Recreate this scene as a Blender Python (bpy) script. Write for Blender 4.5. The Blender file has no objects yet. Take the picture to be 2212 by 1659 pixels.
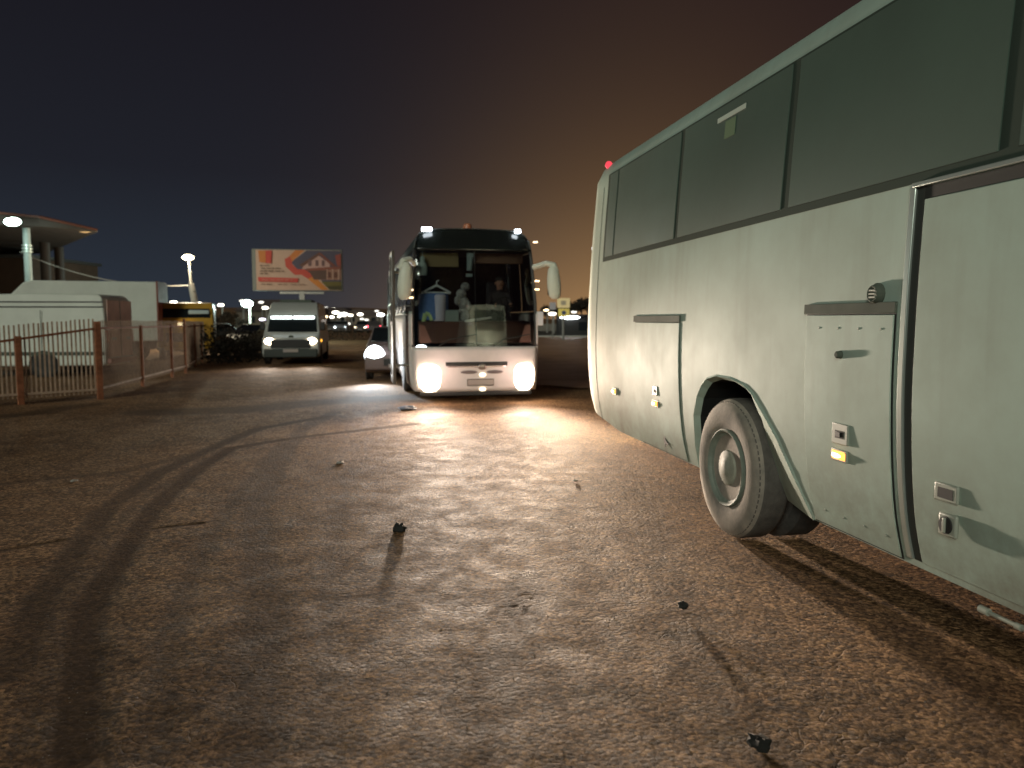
import bpy, bmesh, math, random
import numpy as np
from mathutils import Vector, Matrix, noise as mnoise
R = math.radians
PI = math.pi
random.seed(7)
S = bpy.context.scene
COL = S.collection

# ------------------------------------------------------------------ camera
EYE = 1.64
PITCH = R(4.8)
FPX = 1659.0                      # focal length in the units used by at()
cam_d = bpy.data.cameras.new('camera')
cam_d.lens = 27.0; cam_d.sensor_width = 36.0
cam_d.clip_start = 0.05; cam_d.clip_end = 3000
cam_d.dof.use_dof = True; cam_d.dof.focus_distance = 4.6; cam_d.dof.aperture_fstop = 2.0
cam = bpy.data.objects.new('camera', cam_d); COL.objects.link(cam)
cam.location = (0, 0, EYE); cam.rotation_euler = (PI/2 - PITCH, 0, 0)
S.camera = cam
S.view_settings.view_transform = 'Standard'
S.view_settings.look = 'None'
S.view_settings.exposure = 0.0
S.view_settings.gamma = 1.0

# ------------------------------------------------------------------ world: night sky over a town
w = bpy.data.worlds.new('World'); S.world = w; w.use_nodes = True
nt = w.node_tree; nt.nodes.clear()
def N(t, tree=None):
    return (tree or nt).nodes.new(t)
wo = N('ShaderNodeOutputWorld'); bg = N('ShaderNodeBackground'); tc = N('ShaderNodeTexCoord')
sep = N('ShaderNodeSeparateXYZ'); nt.links.new(tc.outputs['Generated'], sep.inputs[0])
def mth(tree, op, a, b=None, clamp=False):
    n = tree.nodes.new('ShaderNodeMath'); n.operation = op; n.use_clamp = clamp
    for i, v in enumerate((a, b)):
        if v is None: continue
        if isinstance(v, (int, float)): n.inputs[i].default_value = v
        else: tree.links.new(v, n.inputs[i])
    return n.outputs[0]
X, Y, Z = sep.outputs
# town glow low on the right: falls off with azimuth and with height
az = mth(nt, 'ARCTAN2', X, Y)
el = mth(nt, 'ARCSINE', Z)
elp = mth(nt, 'MAXIMUM', el, 0.0)
da = mth(nt, 'SUBTRACT', az, 0.17)
da2 = mth(nt, 'MULTIPLY', mth(nt, 'MULTIPLY', da, da), -17.0)
g_az = mth(nt, 'EXPONENT', da2)
g_el = mth(nt, 'EXPONENT', mth(nt, 'MULTIPLY', elp, -8.5))
glow = mth(nt, 'MULTIPLY', g_az, g_el)
# wide reddish veil over the right half
red = mth(nt, 'DIVIDE', 1.0, mth(nt, 'ADD', 1.0, mth(nt, 'EXPONENT', mth(nt, 'MULTIPLY', mth(nt, 'ADD', az, -0.02), -7.0))))
ramp = N('ShaderNodeValToRGB'); nt.links.new(mth(nt, 'MULTIPLY', elp, 1.6, True), ramp.inputs[0])
cr = ramp.color_ramp
cr.elements[0].position = 0; cr.elements[0].color = (0.025, 0.034, 0.048, 1)
cr.elements[1].position = 1; cr.elements[1].color = (0.0085, 0.0080, 0.0108, 1)
e = cr.elements.new(0.28); e.color = (0.0135, 0.0150, 0.0215, 1)
e = cr.elements.new(0.6); e.color = (0.0100, 0.0096, 0.0138, 1)
def mixc(tree, fac, a, b, mode='MIX'):
    n = tree.nodes.new('ShaderNodeMix'); n.data_type = 'RGBA'; n.blend_type = mode
    for s, v in ((n.inputs[0], fac), (n.inputs[6], a), (n.inputs[7], b)):
        if isinstance(v, (int, float)): s.default_value = v
        elif isinstance(v, tuple): s.default_value = v if len(v) == 4 else (*v, 1)
        else: tree.links.new(v, s)
    return n.outputs[2]
c1 = mixc(nt, mth(nt, 'MULTIPLY', red, 0.85), ramp.outputs[0], (0.0205, 0.0110, 0.0112))
gl = mixc(nt, 1.0, (0.30, 0.135, 0.052), (0, 0, 0), 'MIX')
gm = N('ShaderNodeMix'); gm.data_type = 'RGBA'; gm.blend_type = 'ADD'; gm.inputs[0].default_value = 1
gv = N('ShaderNodeVectorMath'); gv.operation = 'SCALE'; gv.inputs[0].default_value = (0.36, 0.195, 0.062)
nt.links.new(glow, gv.inputs['Scale'])
nt.links.new(c1, gm.inputs[6]); nt.links.new(gv.outputs[0], gm.inputs[7])
nt.links.new(gm.outputs[2], bg.inputs[0]); bg.inputs[1].default_value = 1.0
nt.links.new(bg.outputs[0], wo.inputs[0])

# ------------------------------------------------------------------ the soft light of the yard's floodlights behind the camera
sun_d = bpy.data.lights.new('sun', 'SUN'); sun_d.energy = 1.05; sun_d.angle = R(14); sun_d.color = (0.96, 1.0, 0.84)
sun = bpy.data.objects.new('sun', sun_d); COL.objects.link(sun)
sd = Vector((0.38, 0.88, -0.36))
sun.rotation_euler = sd.to_track_quat('-Z', 'Y').to_euler()

# ------------------------------------------------------------------ helpers
def at(px, py, y):
    """world point at depth y on the sight line through (px,py) of a 2212x1659 view: used to measure the place"""
    u = (px-1106)/FPX; v = (py-829.5)/FPX
    d = Vector((u, math.cos(PITCH) - v*math.sin(PITCH), -math.sin(PITCH) - v*math.cos(PITCH)))
    return Vector((0, 0, EYE)) + d*(y/d.y)
def gnd(px, py):
    u = (px-1106)/FPX; v = (py-829.5)/FPX
    d = Vector((u, math.cos(PITCH) - v*math.sin(PITCH), -math.sin(PITCH) - v*math.cos(PITCH)))
    p = d*(-EYE/d.z)
    return (p.x, p.y)

MATS = {}
def mat(name, color, rough=0.6, metal=0.0, var=0.0, scale=3.0, bump=0.0, bscale=40.0, emit=None, estr=0.0, spec=0.5,
        dust=None, coat=0.0):
    if name in MATS: return MATS[name]
    m = bpy.data.materials.new(name); m.use_nodes = True; t = m.node_tree
    p = t.nodes['Principled BSDF']
    p.inputs['Roughness'].default_value = rough; p.inputs['Metallic'].default_value = metal
    p.inputs['Base Color'].default_value = (*color, 1)
    p.inputs['Specular IOR Level'].default_value = spec
    p.inputs['Coat Weight'].default_value = coat
    tcn = t.nodes.new('ShaderNodeTexCoord')
    c = (*color, 1)
    if var:
        nz = t.nodes.new('ShaderNodeTexNoise'); nz.inputs['Scale'].default_value = scale; nz.inputs['Detail'].default_value = 6
        nz.inputs['Roughness'].default_value = 0.65
        t.links.new(tcn.outputs['Object'], nz.inputs['Vector'])
        rp = t.nodes.new('ShaderNodeValToRGB'); t.links.new(nz.outputs[0], rp.inputs[0])
        rp.color_ramp.elements[0].position = 0.3; rp.color_ramp.elements[1].position = 0.7
        lo = dust or tuple(max(0, x*(1-var)) for x in color)
        rp.color_ramp.elements[0].color = (*lo, 1)
        rp.color_ramp.elements[1].color = (*[min(1, x*(1+var*0.3)) for x in color], 1)
        t.links.new(rp.outputs[0], p.inputs['Base Color'])
        mr = t.nodes.new('ShaderNodeMapRange'); mr.inputs[3].default_value = min(1, rough+0.15); mr.inputs[4].default_value = max(0.02, rough-0.1)
        t.links.new(nz.outputs[0], mr.inputs[0]); t.links.new(mr.outputs[0], p.inputs['Roughness'])
    if bump:
        nb = t.nodes.new('ShaderNodeTexNoise'); nb.inputs['Scale'].default_value = bscale; nb.inputs['Detail'].default_value = 4
        t.links.new(tcn.outputs['Object'], nb.inputs['Vector'])
        b = t.nodes.new('ShaderNodeBump'); b.inputs['Strength'].default_value = bump; b.inputs['Distance'].default_value = 0.01
        t.links.new(nb.outputs[0], b.inputs['Height']); t.links.new(b.outputs[0], p.inputs['Normal'])
    if emit:
        p.inputs['Emission Color'].default_value = (*emit, 1); p.inputs['Emission Strength'].default_value = estr; m.cycles.emission_sampling = 'NONE'
    MATS[name] = m
    return m

class MB:
    def __init__(s): s.v = []; s.f = []
    def add(s, vs, fs):
        n = len(s.v); s.v += [tuple(p) for p in vs]; s.f += [tuple(i+n for i in f) for f in fs]; return s
    def box(s, x0, x1, y0, y1, z0, z1):
        vs = [(x, y, z) for x in (x0, x1) for y in (y0, y1) for z in (z0, z1)]
        return s.add(vs, [(0,1,3,2), (4,6,7,5), (0,4,5,1), (2,3,7,6), (0,2,6,4), (1,5,7,3)])
    def tube(s, p0, p1, r0, r1=None, n=10, cap=True):
        r1 = r0 if r1 is None else r1
        p0 = Vector(p0); p1 = Vector(p1); d = (p1-p0)
        if d.length < 1e-6: return s
        q = d.to_track_quat('Z', 'Y'); vs = []
        for p, r in ((p0, r0), (p1, r1)):
            for k in range(n):
                a = 2*PI*k/n; vs.append(p + q @ Vector((r*math.cos(a), r*math.sin(a), 0)))
        fs = [(k, (k+1) % n, n+(k+1) % n, n+k) for k in range(n)]
        if cap: fs += [tuple(reversed(range(n))), tuple(range(n, 2*n))]
        return s.add(vs, fs)
    def path(s, pts, r, n=8):
        for a, b in zip(pts[:-1], pts[1:]): s.tube(a, b, r, r, n)
        return s
    def lathe(s, prof, c, axis='x', n=40, sign=1, close=False):
        """prof = [(offset along axis, radius)]"""
        vs = []
        for (o, r) in prof:
            for k in range(n):
                a = 2*PI*k/n; u, v = r*math.cos(a), r*math.sin(a)
                if axis == 'x': p = (c[0]+o, c[1]+u, c[2]+v)
                elif axis == 'y': p = (c[0]+u, c[1]+o, c[2]+v)
                else: p = (c[0]+u, c[1]+v, c[2]+o)
                vs.append(p)
        fs = []
        for i in range(len(prof)-1):
            for k in range(n):
                fs.append((i*n+k, i*n+(k+1) % n, (i+1)*n+(k+1) % n, (i+1)*n+k))
        if prof[0][1] > 1e-4: fs.append(tuple(range(n)))
        if prof[-1][1] > 1e-4: fs.append(tuple((len(prof)-1)*n+k for k in range(n)))
        return s.add(vs, fs)
    def grid(s, P):
        """P[i][j] of points -> quads"""
        ni, nj = len(P), len(P[0])
        return s.add([p for row in P for p in row],
                     [(i*nj+j, i*nj+j+1, (i+1)*nj+j+1, (i+1)*nj+j) for i in range(ni-1) for j in range(nj-1)])
    def prism(s, poly, a0, a1, axis='y'):
        n = len(poly)
        def P(p, a):
            if axis == 'y': return (p[0], a, p[1])
            if axis == 'x': return (a, p[0], p[1])
            return (p[0], p[1], a)
        vs = [P(p, a0) for p in poly] + [P(p, a1) for p in poly]
        fs = [(k, (k+1) % n, n+(k+1) % n, n+k) for k in range(n)] + [tuple(reversed(range(n))), tuple(range(n, 2*n))]
        return s.add(vs, fs)
    def ball(s, c, rx, ry=None, rz=None, nu=14, nv=9):
        ry = rx if ry is None else ry; rz = rx if rz is None else rz
        P = []
        for i in range(nv+1):
            t = PI*i/nv
            P.append([(c[0]+rx*math.sin(t)*math.cos(2*PI*j/nu), c[1]+ry*math.sin(t)*math.sin(2*PI*j/nu), c[2]+rz*math.cos(t)) for j in range(nu+1)])
        return s.grid(P)
    def build(s, name, m, parent=None, smooth=False, bevel=0.0, seg=2, solid=0.0, subd=0):
        me = bpy.data.meshes.new(name); me.from_pydata(s.v, [], s.f); me.update()
        bm = bmesh.new(); bm.from_mesh(me)
        bmesh.ops.remove_doubles(bm, verts=bm.verts, dist=1e-5)
        bmesh.ops.recalc_face_normals(bm, faces=bm.faces)
        bm.to_mesh(me); bm.free()
        o = bpy.data.objects.new(name, me); COL.objects.link(o)
        me.materials.append(m)
        if smooth:
            for p in me.polygons: p.use_smooth = True
            me.set_sharp_from_angle(angle=R(38))
        if solid:
            q = o.modifiers.new('solid', 'SOLIDIFY'); q.thickness = solid; q.offset = 0
        if bevel:
            q = o.modifiers.new('bevel', 'BEVEL'); q.width = bevel; q.segments = seg; q.limit_method = 'ANGLE'; q.angle_limit = R(35)
            if not smooth:
                for p in me.polygons: p.use_smooth = True
                me.set_sharp_from_angle(angle=R(50))
        if subd:
            q = o.modifiers.new('sub', 'SUBSURF'); q.levels = subd; q.render_levels = subd
        if parent: o.parent = parent
        return o
def tag(o, label=None, cat=None, group=None, kind=None):
    if label: o['label'] = label
    if cat: o['category'] = cat
    if group: o['group'] = group
    if kind: o['kind'] = kind
    return o
def thing(name, label, cat, loc=(0,0,0), rz=0, group=None):
    o = bpy.data.objects.new(name, None); COL.objects.link(o)
    o.location = loc; o.rotation_euler = (0, 0, rz); o.empty_display_size = 0.3
    return tag(o, label, cat, group)
def place(o, loc, rz=0):
    o.location = loc; o.rotation_euler = (0, 0, rz); return o
def spot(loc, direction, power, color, size=70, blend=1.0, radius=0.06, parent=None):
    d = bpy.data.lights.new('beam', 'SPOT'); d.energy = power; d.color = color; d.spot_size = R(size); d.spot_blend = blend
    d.shadow_soft_size = radius
    o = bpy.data.objects.new('beam', d); COL.objects.link(o); o.location = loc
    o.rotation_euler = Vector(direction).to_track_quat('-Z', 'Y').to_euler()
    if parent: o.parent = parent
    return o
def point(loc, power, color, radius=0.15, parent=None):
    d = bpy.data.lights.new('glow', 'POINT'); d.energy = power; d.color = color; d.shadow_soft_size = radius
    o = bpy.data.objects.new('glow', d); COL.objects.link(o); o.location = loc
    if parent: o.parent = parent
    return o

# ------------------------------------------------------------------ materials
paint = mat('coach_paint', (0.43, 0.57, 0.50), 0.62, var=0.16, scale=1.3, bump=0.10, bscale=2.2, dust=(0.39, 0.48, 0.41), spec=0.3)
paint2 = mat('coach_paint_panel', (0.42, 0.56, 0.49), 0.62, var=0.14, scale=1.7, bump=0.08, bscale=2.5, dust=(0.38, 0.47, 0.40), spec=0.25)
trim_silver = mat('silver_trim', (0.55, 0.62, 0.58), 0.28, metal=0.6)
rubber = mat('black_rubber', (0.018, 0.02, 0.018), 0.7)
strip_grey = mat('grey_rail', (0.115, 0.135, 0.11), 0.8, var=0.2, spec=0.15)
dglass = mat('dusty_tinted_glass', (0.094, 0.145, 0.118), 0.42, var=0.25, scale=0.5, spec=0.4)
dark_under = mat('underbody', (0.012, 0.012, 0.012), 0.8)
def grime(m, lo=0.35, hi=1.15, col=(0.17, 0.135, 0.095)):
    t = m.node_tree; p = t.nodes['Principled BSDF']; src = p.inputs['Base Color'].links[0].from_socket
    tc_ = t.nodes.new('ShaderNodeTexCoord'); sp_ = t.nodes.new('ShaderNodeSeparateXYZ'); t.links.new(tc_.outputs['Object'], sp_.inputs[0])
    mr = t.nodes.new('ShaderNodeMapRange'); mr.inputs[1].default_value = hi; mr.inputs[2].default_value = lo; t.links.new(sp_.outputs[2], mr.inputs[0])
    mp = t.nodes.new('ShaderNodeMapping'); mp.inputs['Scale'].default_value = (9, 9, 0.9); t.links.new(tc_.outputs['Object'], mp.inputs[0])
    n1 = t.nodes.new('ShaderNodeTexNoise'); n1.inputs['Scale'].default_value = 1; n1.inputs['Detail'].default_value = 5; t.links.new(mp.outputs[0], n1.inputs['Vector'])
    n2 = t.nodes.new('ShaderNodeTexNoise'); n2.inputs['Scale'].default_value = 2.4; n2.inputs['Detail'].default_value = 6; n2.inputs['Roughness'].default_value = 0.7; t.links.new(tc_.outputs['Object'], n2.inputs['Vector'])
    def rp(v, a, b):
        q = t.nodes.new('ShaderNodeMapRange'); q.inputs[1].default_value = a; q.inputs[2].default_value = b; t.links.new(v, q.inputs[0]); return q.outputs[0]
    low = mth(t, 'MULTIPLY', mr.outputs[0], rp(n2.outputs[0], 0.34, 0.66))
    runs = mth(t, 'MULTIPLY', rp(n1.outputs[0], 0.50, 0.75), 0.13)
    fac = mth(t, 'MAXIMUM', mth(t, 'MULTIPLY', low, 0.75), runs, True)
    t.links.new(mixc(t, fac, src, col), p.inputs['Base Color'])
paint.node_tree.nodes['Principled BSDF'].inputs['Roughness'].default_value = 0.6
grime(paint); grime(paint2)
tyre_m = mat('dusty_tyre', (0.34, 0.30, 0.25), 0.85, var=0.5, scale=4, bump=0.25, bscale=50, dust=(0.17, 0.16, 0.145))
tread_near = mat('tread_dusty', (0.12, 0.11, 0.10), 0.9, var=0.4, scale=11, bump=0.3, bscale=60)
tread_m = mat('tyre_tread', (0.06, 0.058, 0.055), 0.9, var=0.4, scale=14)
rim_m = mat('dusty_rim', (0.22, 0.26, 0.22), 0.6, var=0.3, scale=9)
hub_m = mat('dusty_hub', (0.33, 0.34, 0.28), 0.65, var=0.3, scale=12)
plate_m = mat('latch_metal', (0.42, 0.45, 0.38), 0.4, var=0.2)
amber_on = mat('amber_lamp', (0.9, 0.5, 0.15), 0.3, emit=(1.0, 0.36, 0.07), estr=2.4)
red_on = mat('red_lamp', (0.6, 0.04, 0.05), 0.3, emit=(1.0, 0.08, 0.12), estr=0.9)
white_on = mat('white_lamp', (0.9, 0.9, 0.9), 0.3, emit=(0.85, 0.93, 1.0), estr=16)
head_on = mat('headlamp_lit', (1, 0.95, 0.9), 0.2, emit=(1.0, 0.80, 0.56), estr=18)
head_cool = mat('headlamp_cool', (1, 1, 1), 0.2, emit=(0.85, 0.94, 1.0), estr=20)
white_paint = mat('white_paint', (0.45, 0.46, 0.43), 0.35, var=0.12, scale=1.5)
black_gloss = mat('black_gloss', (0.010, 0.013, 0.012), 0.18)
dark_plastic = mat('dark_plastic', (0.03, 0.03, 0.03), 0.6)
rust_m = mat('rusty_metal', (0.33, 0.12, 0.055), 0.75, var=0.5, scale=9)
fence_m = mat('fence_paint', (0.58, 0.42, 0.31), 0.7, var=0.4, scale=6)
concrete = mat('concrete', (0.42, 0.40, 0.36), 0.85, var=0.3, scale=4)
metal_grey = mat('metal_grey', (0.3, 0.31, 0.3), 0.5, metal=0.3, var=0.2)
skin_m = mat('skin', (0.42, 0.22, 0.15), 0.55)
def glass_mat(name, tint=(0.62, 0.64, 0.62), refl=0.12):
    if name in MATS: return MATS[name]
    m = bpy.data.materials.new(name); m.use_nodes = True; t = m.node_tree; t.nodes.clear()
    o = t.nodes.new('ShaderNodeOutputMaterial'); tr = t.nodes.new('ShaderNodeBsdfTransparent'); g = t.nodes.new('ShaderNodeBsdfGlossy')
    tr.inputs[0].default_value = (*tint, 1); g.inputs['Roughness'].default_value = 0.03; g.inputs[0].default_value = (0.9, 0.95, 0.95, 1)
    fr = t.nodes.new('ShaderNodeFresnel'); fr.inputs[0].default_value = 1.5
    mx = t.nodes.new('ShaderNodeMixShader')
    t.links.new(mth(t, 'ADD', fr.outputs[0], refl*0.3, True), mx.inputs[0]); t.links.new(tr.outputs[0], mx.inputs[1]); t.links.new(g.outputs[0], mx.inputs[2])
    t.links.new(mx.outputs[0], o.inputs[0]); MATS[name] = m
    return m
wind_glass = glass_mat('windscreen_glass')

# ------------------------------------------------------------------ ground
def vnoise(x, y, seed=0):
    xi = np.floor(x).astype(np.int64); yi = np.floor(y).astype(np.int64); xf = x-xi; yf = y-yi
    def h(a, b):
        n = (a*374761393 + b*668265263 + seed*1442695041) & 0x7fffffff
        n = ((n ^ (n >> 13))*1274126177) & 0x7fffffff
        return ((n ^ (n >> 16)) & 0xffff)/65535.0
    u = xf*xf*(3-2*xf); v = yf*yf*(3-2*yf)
    return (h(xi, yi)*(1-u)+h(xi+1, yi)*u)*(1-v) + (h(xi, yi+1)*(1-u)+h(xi+1, yi+1)*u)*v
def fbm(x, y, o=4, seed=0):
    r = 0; a = 0.5
    for k in range(o):
        r = r + a*(vnoise(x*2**k, y*2**k, seed+k)-0.5); a *= 0.5
    return r
def axis_pts(dense0, dense1, step, lo, hi, grow=1.09):
    c = list(np.arange(dense0, dense1, step)); s = step; x = dense0; left = []
    while x > lo: s *= grow; x -= s; left.append(x)
    s = step; x = c[-1]; right = []
    while x < hi: s *= grow; x += s; right.append(x)
    return np.array(left[::-1]+c+right)
gx = axis_pts(-7.0, 6.5, 0.035, -900, 900); gy = axis_pts(0.9, 13.0, 0.035, -60, 1500, 1.05)
GX, GY = np.meshgrid(gx, gy)
def polydist(X, Y, pts):
    best = np.full(X.shape, 1e9)
    for (ax, ay), (bx, by) in zip(pts[:-1], pts[1:]):
        dx, dy = bx-ax, by-ay; L = dx*dx+dy*dy
        t = np.clip(((X-ax)*dx+(Y-ay)*dy)/L, 0, 1)
        best = np.minimum(best, np.hypot(X-ax-t*dx, Y-ay-t*dy))
    return best
WX = GX + 0.10*fbm(GX*0.9, GY*0.9, 3, 5); WY = GY + 0.10*fbm(GX*0.9, GY*0.9, 3, 9)
tracks = [  # (centre line on the ground, half width, strength)
    ([(165,1640),(175,1530),(185,1330),(240,1230),(310,1130),(400,1030),(500,970),(645,945),(900,915)], 0.115, 1.0),
    ([(20,1460),(75,1330),(145,1205),(225,1110),(325,1030),(420,985),(560,925),(700,900)], 0.115, 0.9),
    ([(540,1640),(560,1400),(565,1280),(555,1110),(580,1030),(645,930),(720,890)], 0.14, 0.65),
    ([(-60,1205),(0,1190),(250,1150),(440,1130)], 0.045, 0.8),
    ([(-40,1050),(100,1035),(260,1020),(400,985)], 0.10, 0.6),
    ([(330,890),(520,885),(700,868),(860,858)], 0.55, 0.8),
    ([(-40,905),(90,890),(200,872)], 0.35, 0.8),
    ([(330,1640),(360,1400),(420,1230),(500,1090),(560,1010),(620,950)], 0.08, 0.55),
    ([(60,1640),(80,1500),(150,1290),(230,1160),(330,1060),(450,990)], 0.06, 0.6),
    ([(690,1640),(700,1420),(700,1280),(720,1120),(760,1010)], 0.09, 0.35),
    ([(1010,1659),(1060,1480),(1120,1330),(1130,1250)], 0.13, 0.5),
    ([(1640,1659),(1500,1400),(1420,1150),(1390,1060)], 0.14, 0.35),
    ([(2250,1659),(2050,1450),(1930,1330)], 0.16, 0.4),
]
wear = np.zeros(GX.shape); rut = np.zeros(GX.shape)
for pts, hw, st in tracks:
    d = polydist(WX, WY, [gnd(*p) for p in pts])
    m_ = np.clip(1-(d-hw*0.55)/(hw*0.7), 0, 1); wear = np.maximum(wear, st*m_*m_*(3-2*m_)); rut = np.maximum(rut, m_*st)
# ribbed tyre prints
prints = [([(960,1659),(1010,1540),(1060,1420),(1100,1320)], 0.13), ([(1050,1659),(1090,1500),(1130,1360),(1150,1290)], 0.13),
          ([(2180,1640),(2080,1520),(1930,1330),(1840,1240)], 0.13), ([(1500,1300),(1430,1200),(1400,1090),(1390,1030)], 0.13),
          ([(1760,1640),(1700,1560),(1610,1450)], 0.12)]
ribs = np.zeros(GX.shape)
for pts, hw in prints:
    d = polydist(GX, GY, [gnd(*p) for p in pts]); m_ = np.clip(1-(d-hw)/0.05, 0, 1)
    ribs += m_*(0.5+0.5*np.cos(d*2*PI/0.08))*0.010 + m_*(-0.006)
near = np.exp(-np.maximum(0, GY-9)/9.0)
hz = 0.04*fbm(GX*0.3, GY*0.3, 3, 1)*np.clip(GY/8, 0.3, 1) + near*(0.0035*fbm(GX*2.6, GY*2.6, 3, 3) + 0.0055*fbm(GX*6, GY*6, 2, 4)) - 0.006*rut - ribs*near*0.45
edge = np.clip(1-np.abs(GX)/60, 0, 1)*np.clip(1-GY/90, 0, 1)
hz = hz*edge - 0.045*np.exp(-((GX-2.0)/1.3)**2-((GY-5.4)/2.4)**2)
# the far hillside rises behind the yard on the left
hill = np.clip((GY-260)/240, 0, 1)**1.5*9.5*np.clip((60-GX)/160, 0, 1)
hz = hz + hill
ny, nx = GX.shape
me = bpy.data.meshes.new('ground')
co = np.stack([GX, GY, hz], -1).reshape(-1, 3).astype(np.float32)
idx = np.arange(nx*ny).reshape(ny, nx)
q = np.stack([idx[:-1, :-1], idx[:-1, 1:], idx[1:, 1:], idx[1:, :-1]], -1).reshape(-1, 4).astype(np.int32)
me.vertices.add(nx*ny); me.vertices.foreach_set('co', co.ravel())
me.loops.add(q.size); me.loops.foreach_set('vertex_index', q.ravel())
me.polygons.add(len(q)); me.polygons.foreach_set('loop_start', np.arange(0, q.size, 4, dtype=np.int32))
me.update(calc_edges=True); me.validate()
for p_ in ('use_smooth',): me.polygons.foreach_set(p_, np.ones(len(q), dtype=bool))
at_ = me.attributes.new('wear', 'FLOAT', 'POINT'); at_.data.foreach_set('value', wear.ravel().astype(np.float32))
ground = bpy.data.objects.new('ground', me); COL.objects.link(ground); tag(ground, kind='structure')
gm_ = bpy.data.materials.new('frozen_dirt'); gm_.use_nodes = True; t = gm_.node_tree; p = t.nodes['Principled BSDF']
tcn = t.nodes.new('ShaderNodeTexCoord')
def noise(scale, detail=5, rough=0.6, dist=0.0, vec=None):
    n = t.nodes.new('ShaderNodeTexNoise'); n.inputs['Scale'].default_value = scale; n.inputs['Detail'].default_value = detail
    n.inputs['Roughness'].default_value = rough; n.inputs['Distortion'].default_value = dist
    t.links.new(vec or tcn.outputs['Object'], n.inputs['Vector']); return n.outputs[0]
def rampf(v, a, b, c0=(0,0,0), c1=(1,1,1)):
    r = t.nodes.new('ShaderNodeValToRGB'); t.links.new(v, r.inputs[0]); r.color_ramp.elements[0].position = a; r.color_ramp.elements[1].position = b
    r.color_ramp.elements[0].color = (*c0, 1); r.color_ramp.elements[1].color = (*c1, 1); return r.outputs[0]
big = rampf(noise(0.55, 5, 0.62, 0.6), 0.36, 0.66)
mid = rampf(noise(3.2, 6, 0.7, 0.4), 0.35, 0.68)
fine = noise(40, 6, 0.78)
grit = noise(130, 3, 0.7)
base = mixc(t, big, (0.21, 0.122, 0.066), (0.48, 0.305, 0.178))
base = mixc(t, mth(t, 'MULTIPLY', mid, 0.5), base, (0.58, 0.385, 0.23))
crumb = rampf(noise(26, 6, 0.85, 0.4), 0.43, 0.56, (0.34, 0.30, 0.28), (1.2, 1.15, 1.08))
base = mixc(t, 0.9, base, crumb, 'MULTIPLY')
vg = t.nodes.new('ShaderNodeTexVoronoi'); vg.inputs['Scale'].default_value = 42; t.links.new(tcn.outputs['Object'], vg.inputs['Vector'])
sc_ = t.nodes.new('ShaderNodeSeparateColor'); t.links.new(vg.outputs['Color'], sc_.inputs[0])
grain = rampf(sc_.outputs[0], 0.1, 0.95, (0.35, 0.32, 0.30), (1.6, 1.55, 1.45))
base = mixc(t, 0.85, base, grain, 'MULTIPLY')
clod = mth(t, 'MULTIPLY', rampf(noise(17, 5, 0.7, 0.5), 0.46, 0.60), rampf(noise(1.1, 5, 0.65), 0.36, 0.58))
base = mixc(t, mth(t, 'MULTIPLY', clod, 0.62), base, (0.050, 0.036, 0.028))
dk = rampf(fine, 0.34, 0.56, (0.30, 0.27, 0.26), (1.1, 1.08, 1.05))
base = mixc(t, 0.85, base, dk, 'MULTIPLY')
at_n = t.nodes.new('ShaderNodeAttribute'); at_n.attribute_name = 'wear'
wv = mth(t, 'MULTIPLY', at_n.outputs['Fac'], mth(t, 'ADD', 0.64, mth(t, 'MULTIPLY', mid, 0.33)), True)
base = mixc(t, wv, base, (0.058, 0.034, 0.020))
# pale frozen specks
vo = t.nodes.new('ShaderNodeTexVoronoi'); vo.inputs['Scale'].default_value = 26; t.links.new(tcn.outputs['Object'], vo.inputs['Vector'])
sp = rampf(vo.outputs['Distance'], 0.07, 0.12, (1,1,1), (0,0,0))
spm = mth(t, 'MULTIPLY', sp, rampf(noise(7, 2), 0.52, 0.6))
base = mixc(t, mth(t, 'MULTIPLY', spm, 0.6), base, (0.5, 0.46, 0.42))
t.links.new(base, p.inputs['Base Color'])
t.links.new(mth(t, 'MAXIMUM', rampf(mid, 0.0, 1.0, (0.9,)*3, (0.65,)*3), at_n.outputs['Fac'], True), p.inputs['Roughness'])
p.inputs['Specular IOR Level'].default_value = 0.10
# cracks + lumps
vo2 = t.nodes.new('ShaderNodeTexVoronoi'); vo2.feature = 'DISTANCE_TO_EDGE'; vo2.inputs['Scale'].default_value = 7
wn = t.nodes.new('ShaderNodeTexNoise'); wn.inputs['Scale'].default_value = 6; t.links.new(tcn.outputs['Object'], wn.inputs['Vector'])
va = t.nodes.new('ShaderNodeVectorMath'); va.operation = 'ADD'; t.links.new(tcn.outputs['Object'], va.inputs[0])
vs_ = t.nodes.new('ShaderNodeVectorMath'); vs_.operation = 'SCALE'; vs_.inputs['Scale'].default_value = 0.22; t.links.new(wn.outputs['Color'], vs_.inputs[0])
t.links.new(vs_.outputs[0], va.inputs[1]); t.links.new(va.outputs[0], vo2.inputs['Vector'])
crk = rampf(vo2.outputs['Distance'], 0.0, 0.05)
crm = mth(t, 'MULTIPLY', mth(t, 'SUBTRACT', 1.0, crk), rampf(noise(1.1, 3), 0.5, 0.62))
hgt = mth(t, 'ADD', mth(t, 'MULTIPLY', fine, 0.8), mth(t, 'MULTIPLY', grit, 0.28))
hgt = mth(t, 'ADD', hgt, mth(t, 'MULTIPLY', noise(16, 4, 0.6), 0.7))
hgt = mth(t, 'SUBTRACT', hgt, mth(t, 'MULTIPLY', vg.outputs['Distance'], 0.55))
hgt = mth(t, 'SUBTRACT', hgt, mth(t, 'MULTIPLY', crm, 0.5))
bp = t.nodes.new('ShaderNodeBump'); bp.inputs['Strength'].default_value = 0.7; bp.inputs['Distance'].default_value = 0.014
t.links.new(hgt, bp.inputs['Height']); t.links.new(bp.outputs[0], p.inputs['Normal'])
me.materials.append(gm_)

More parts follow.
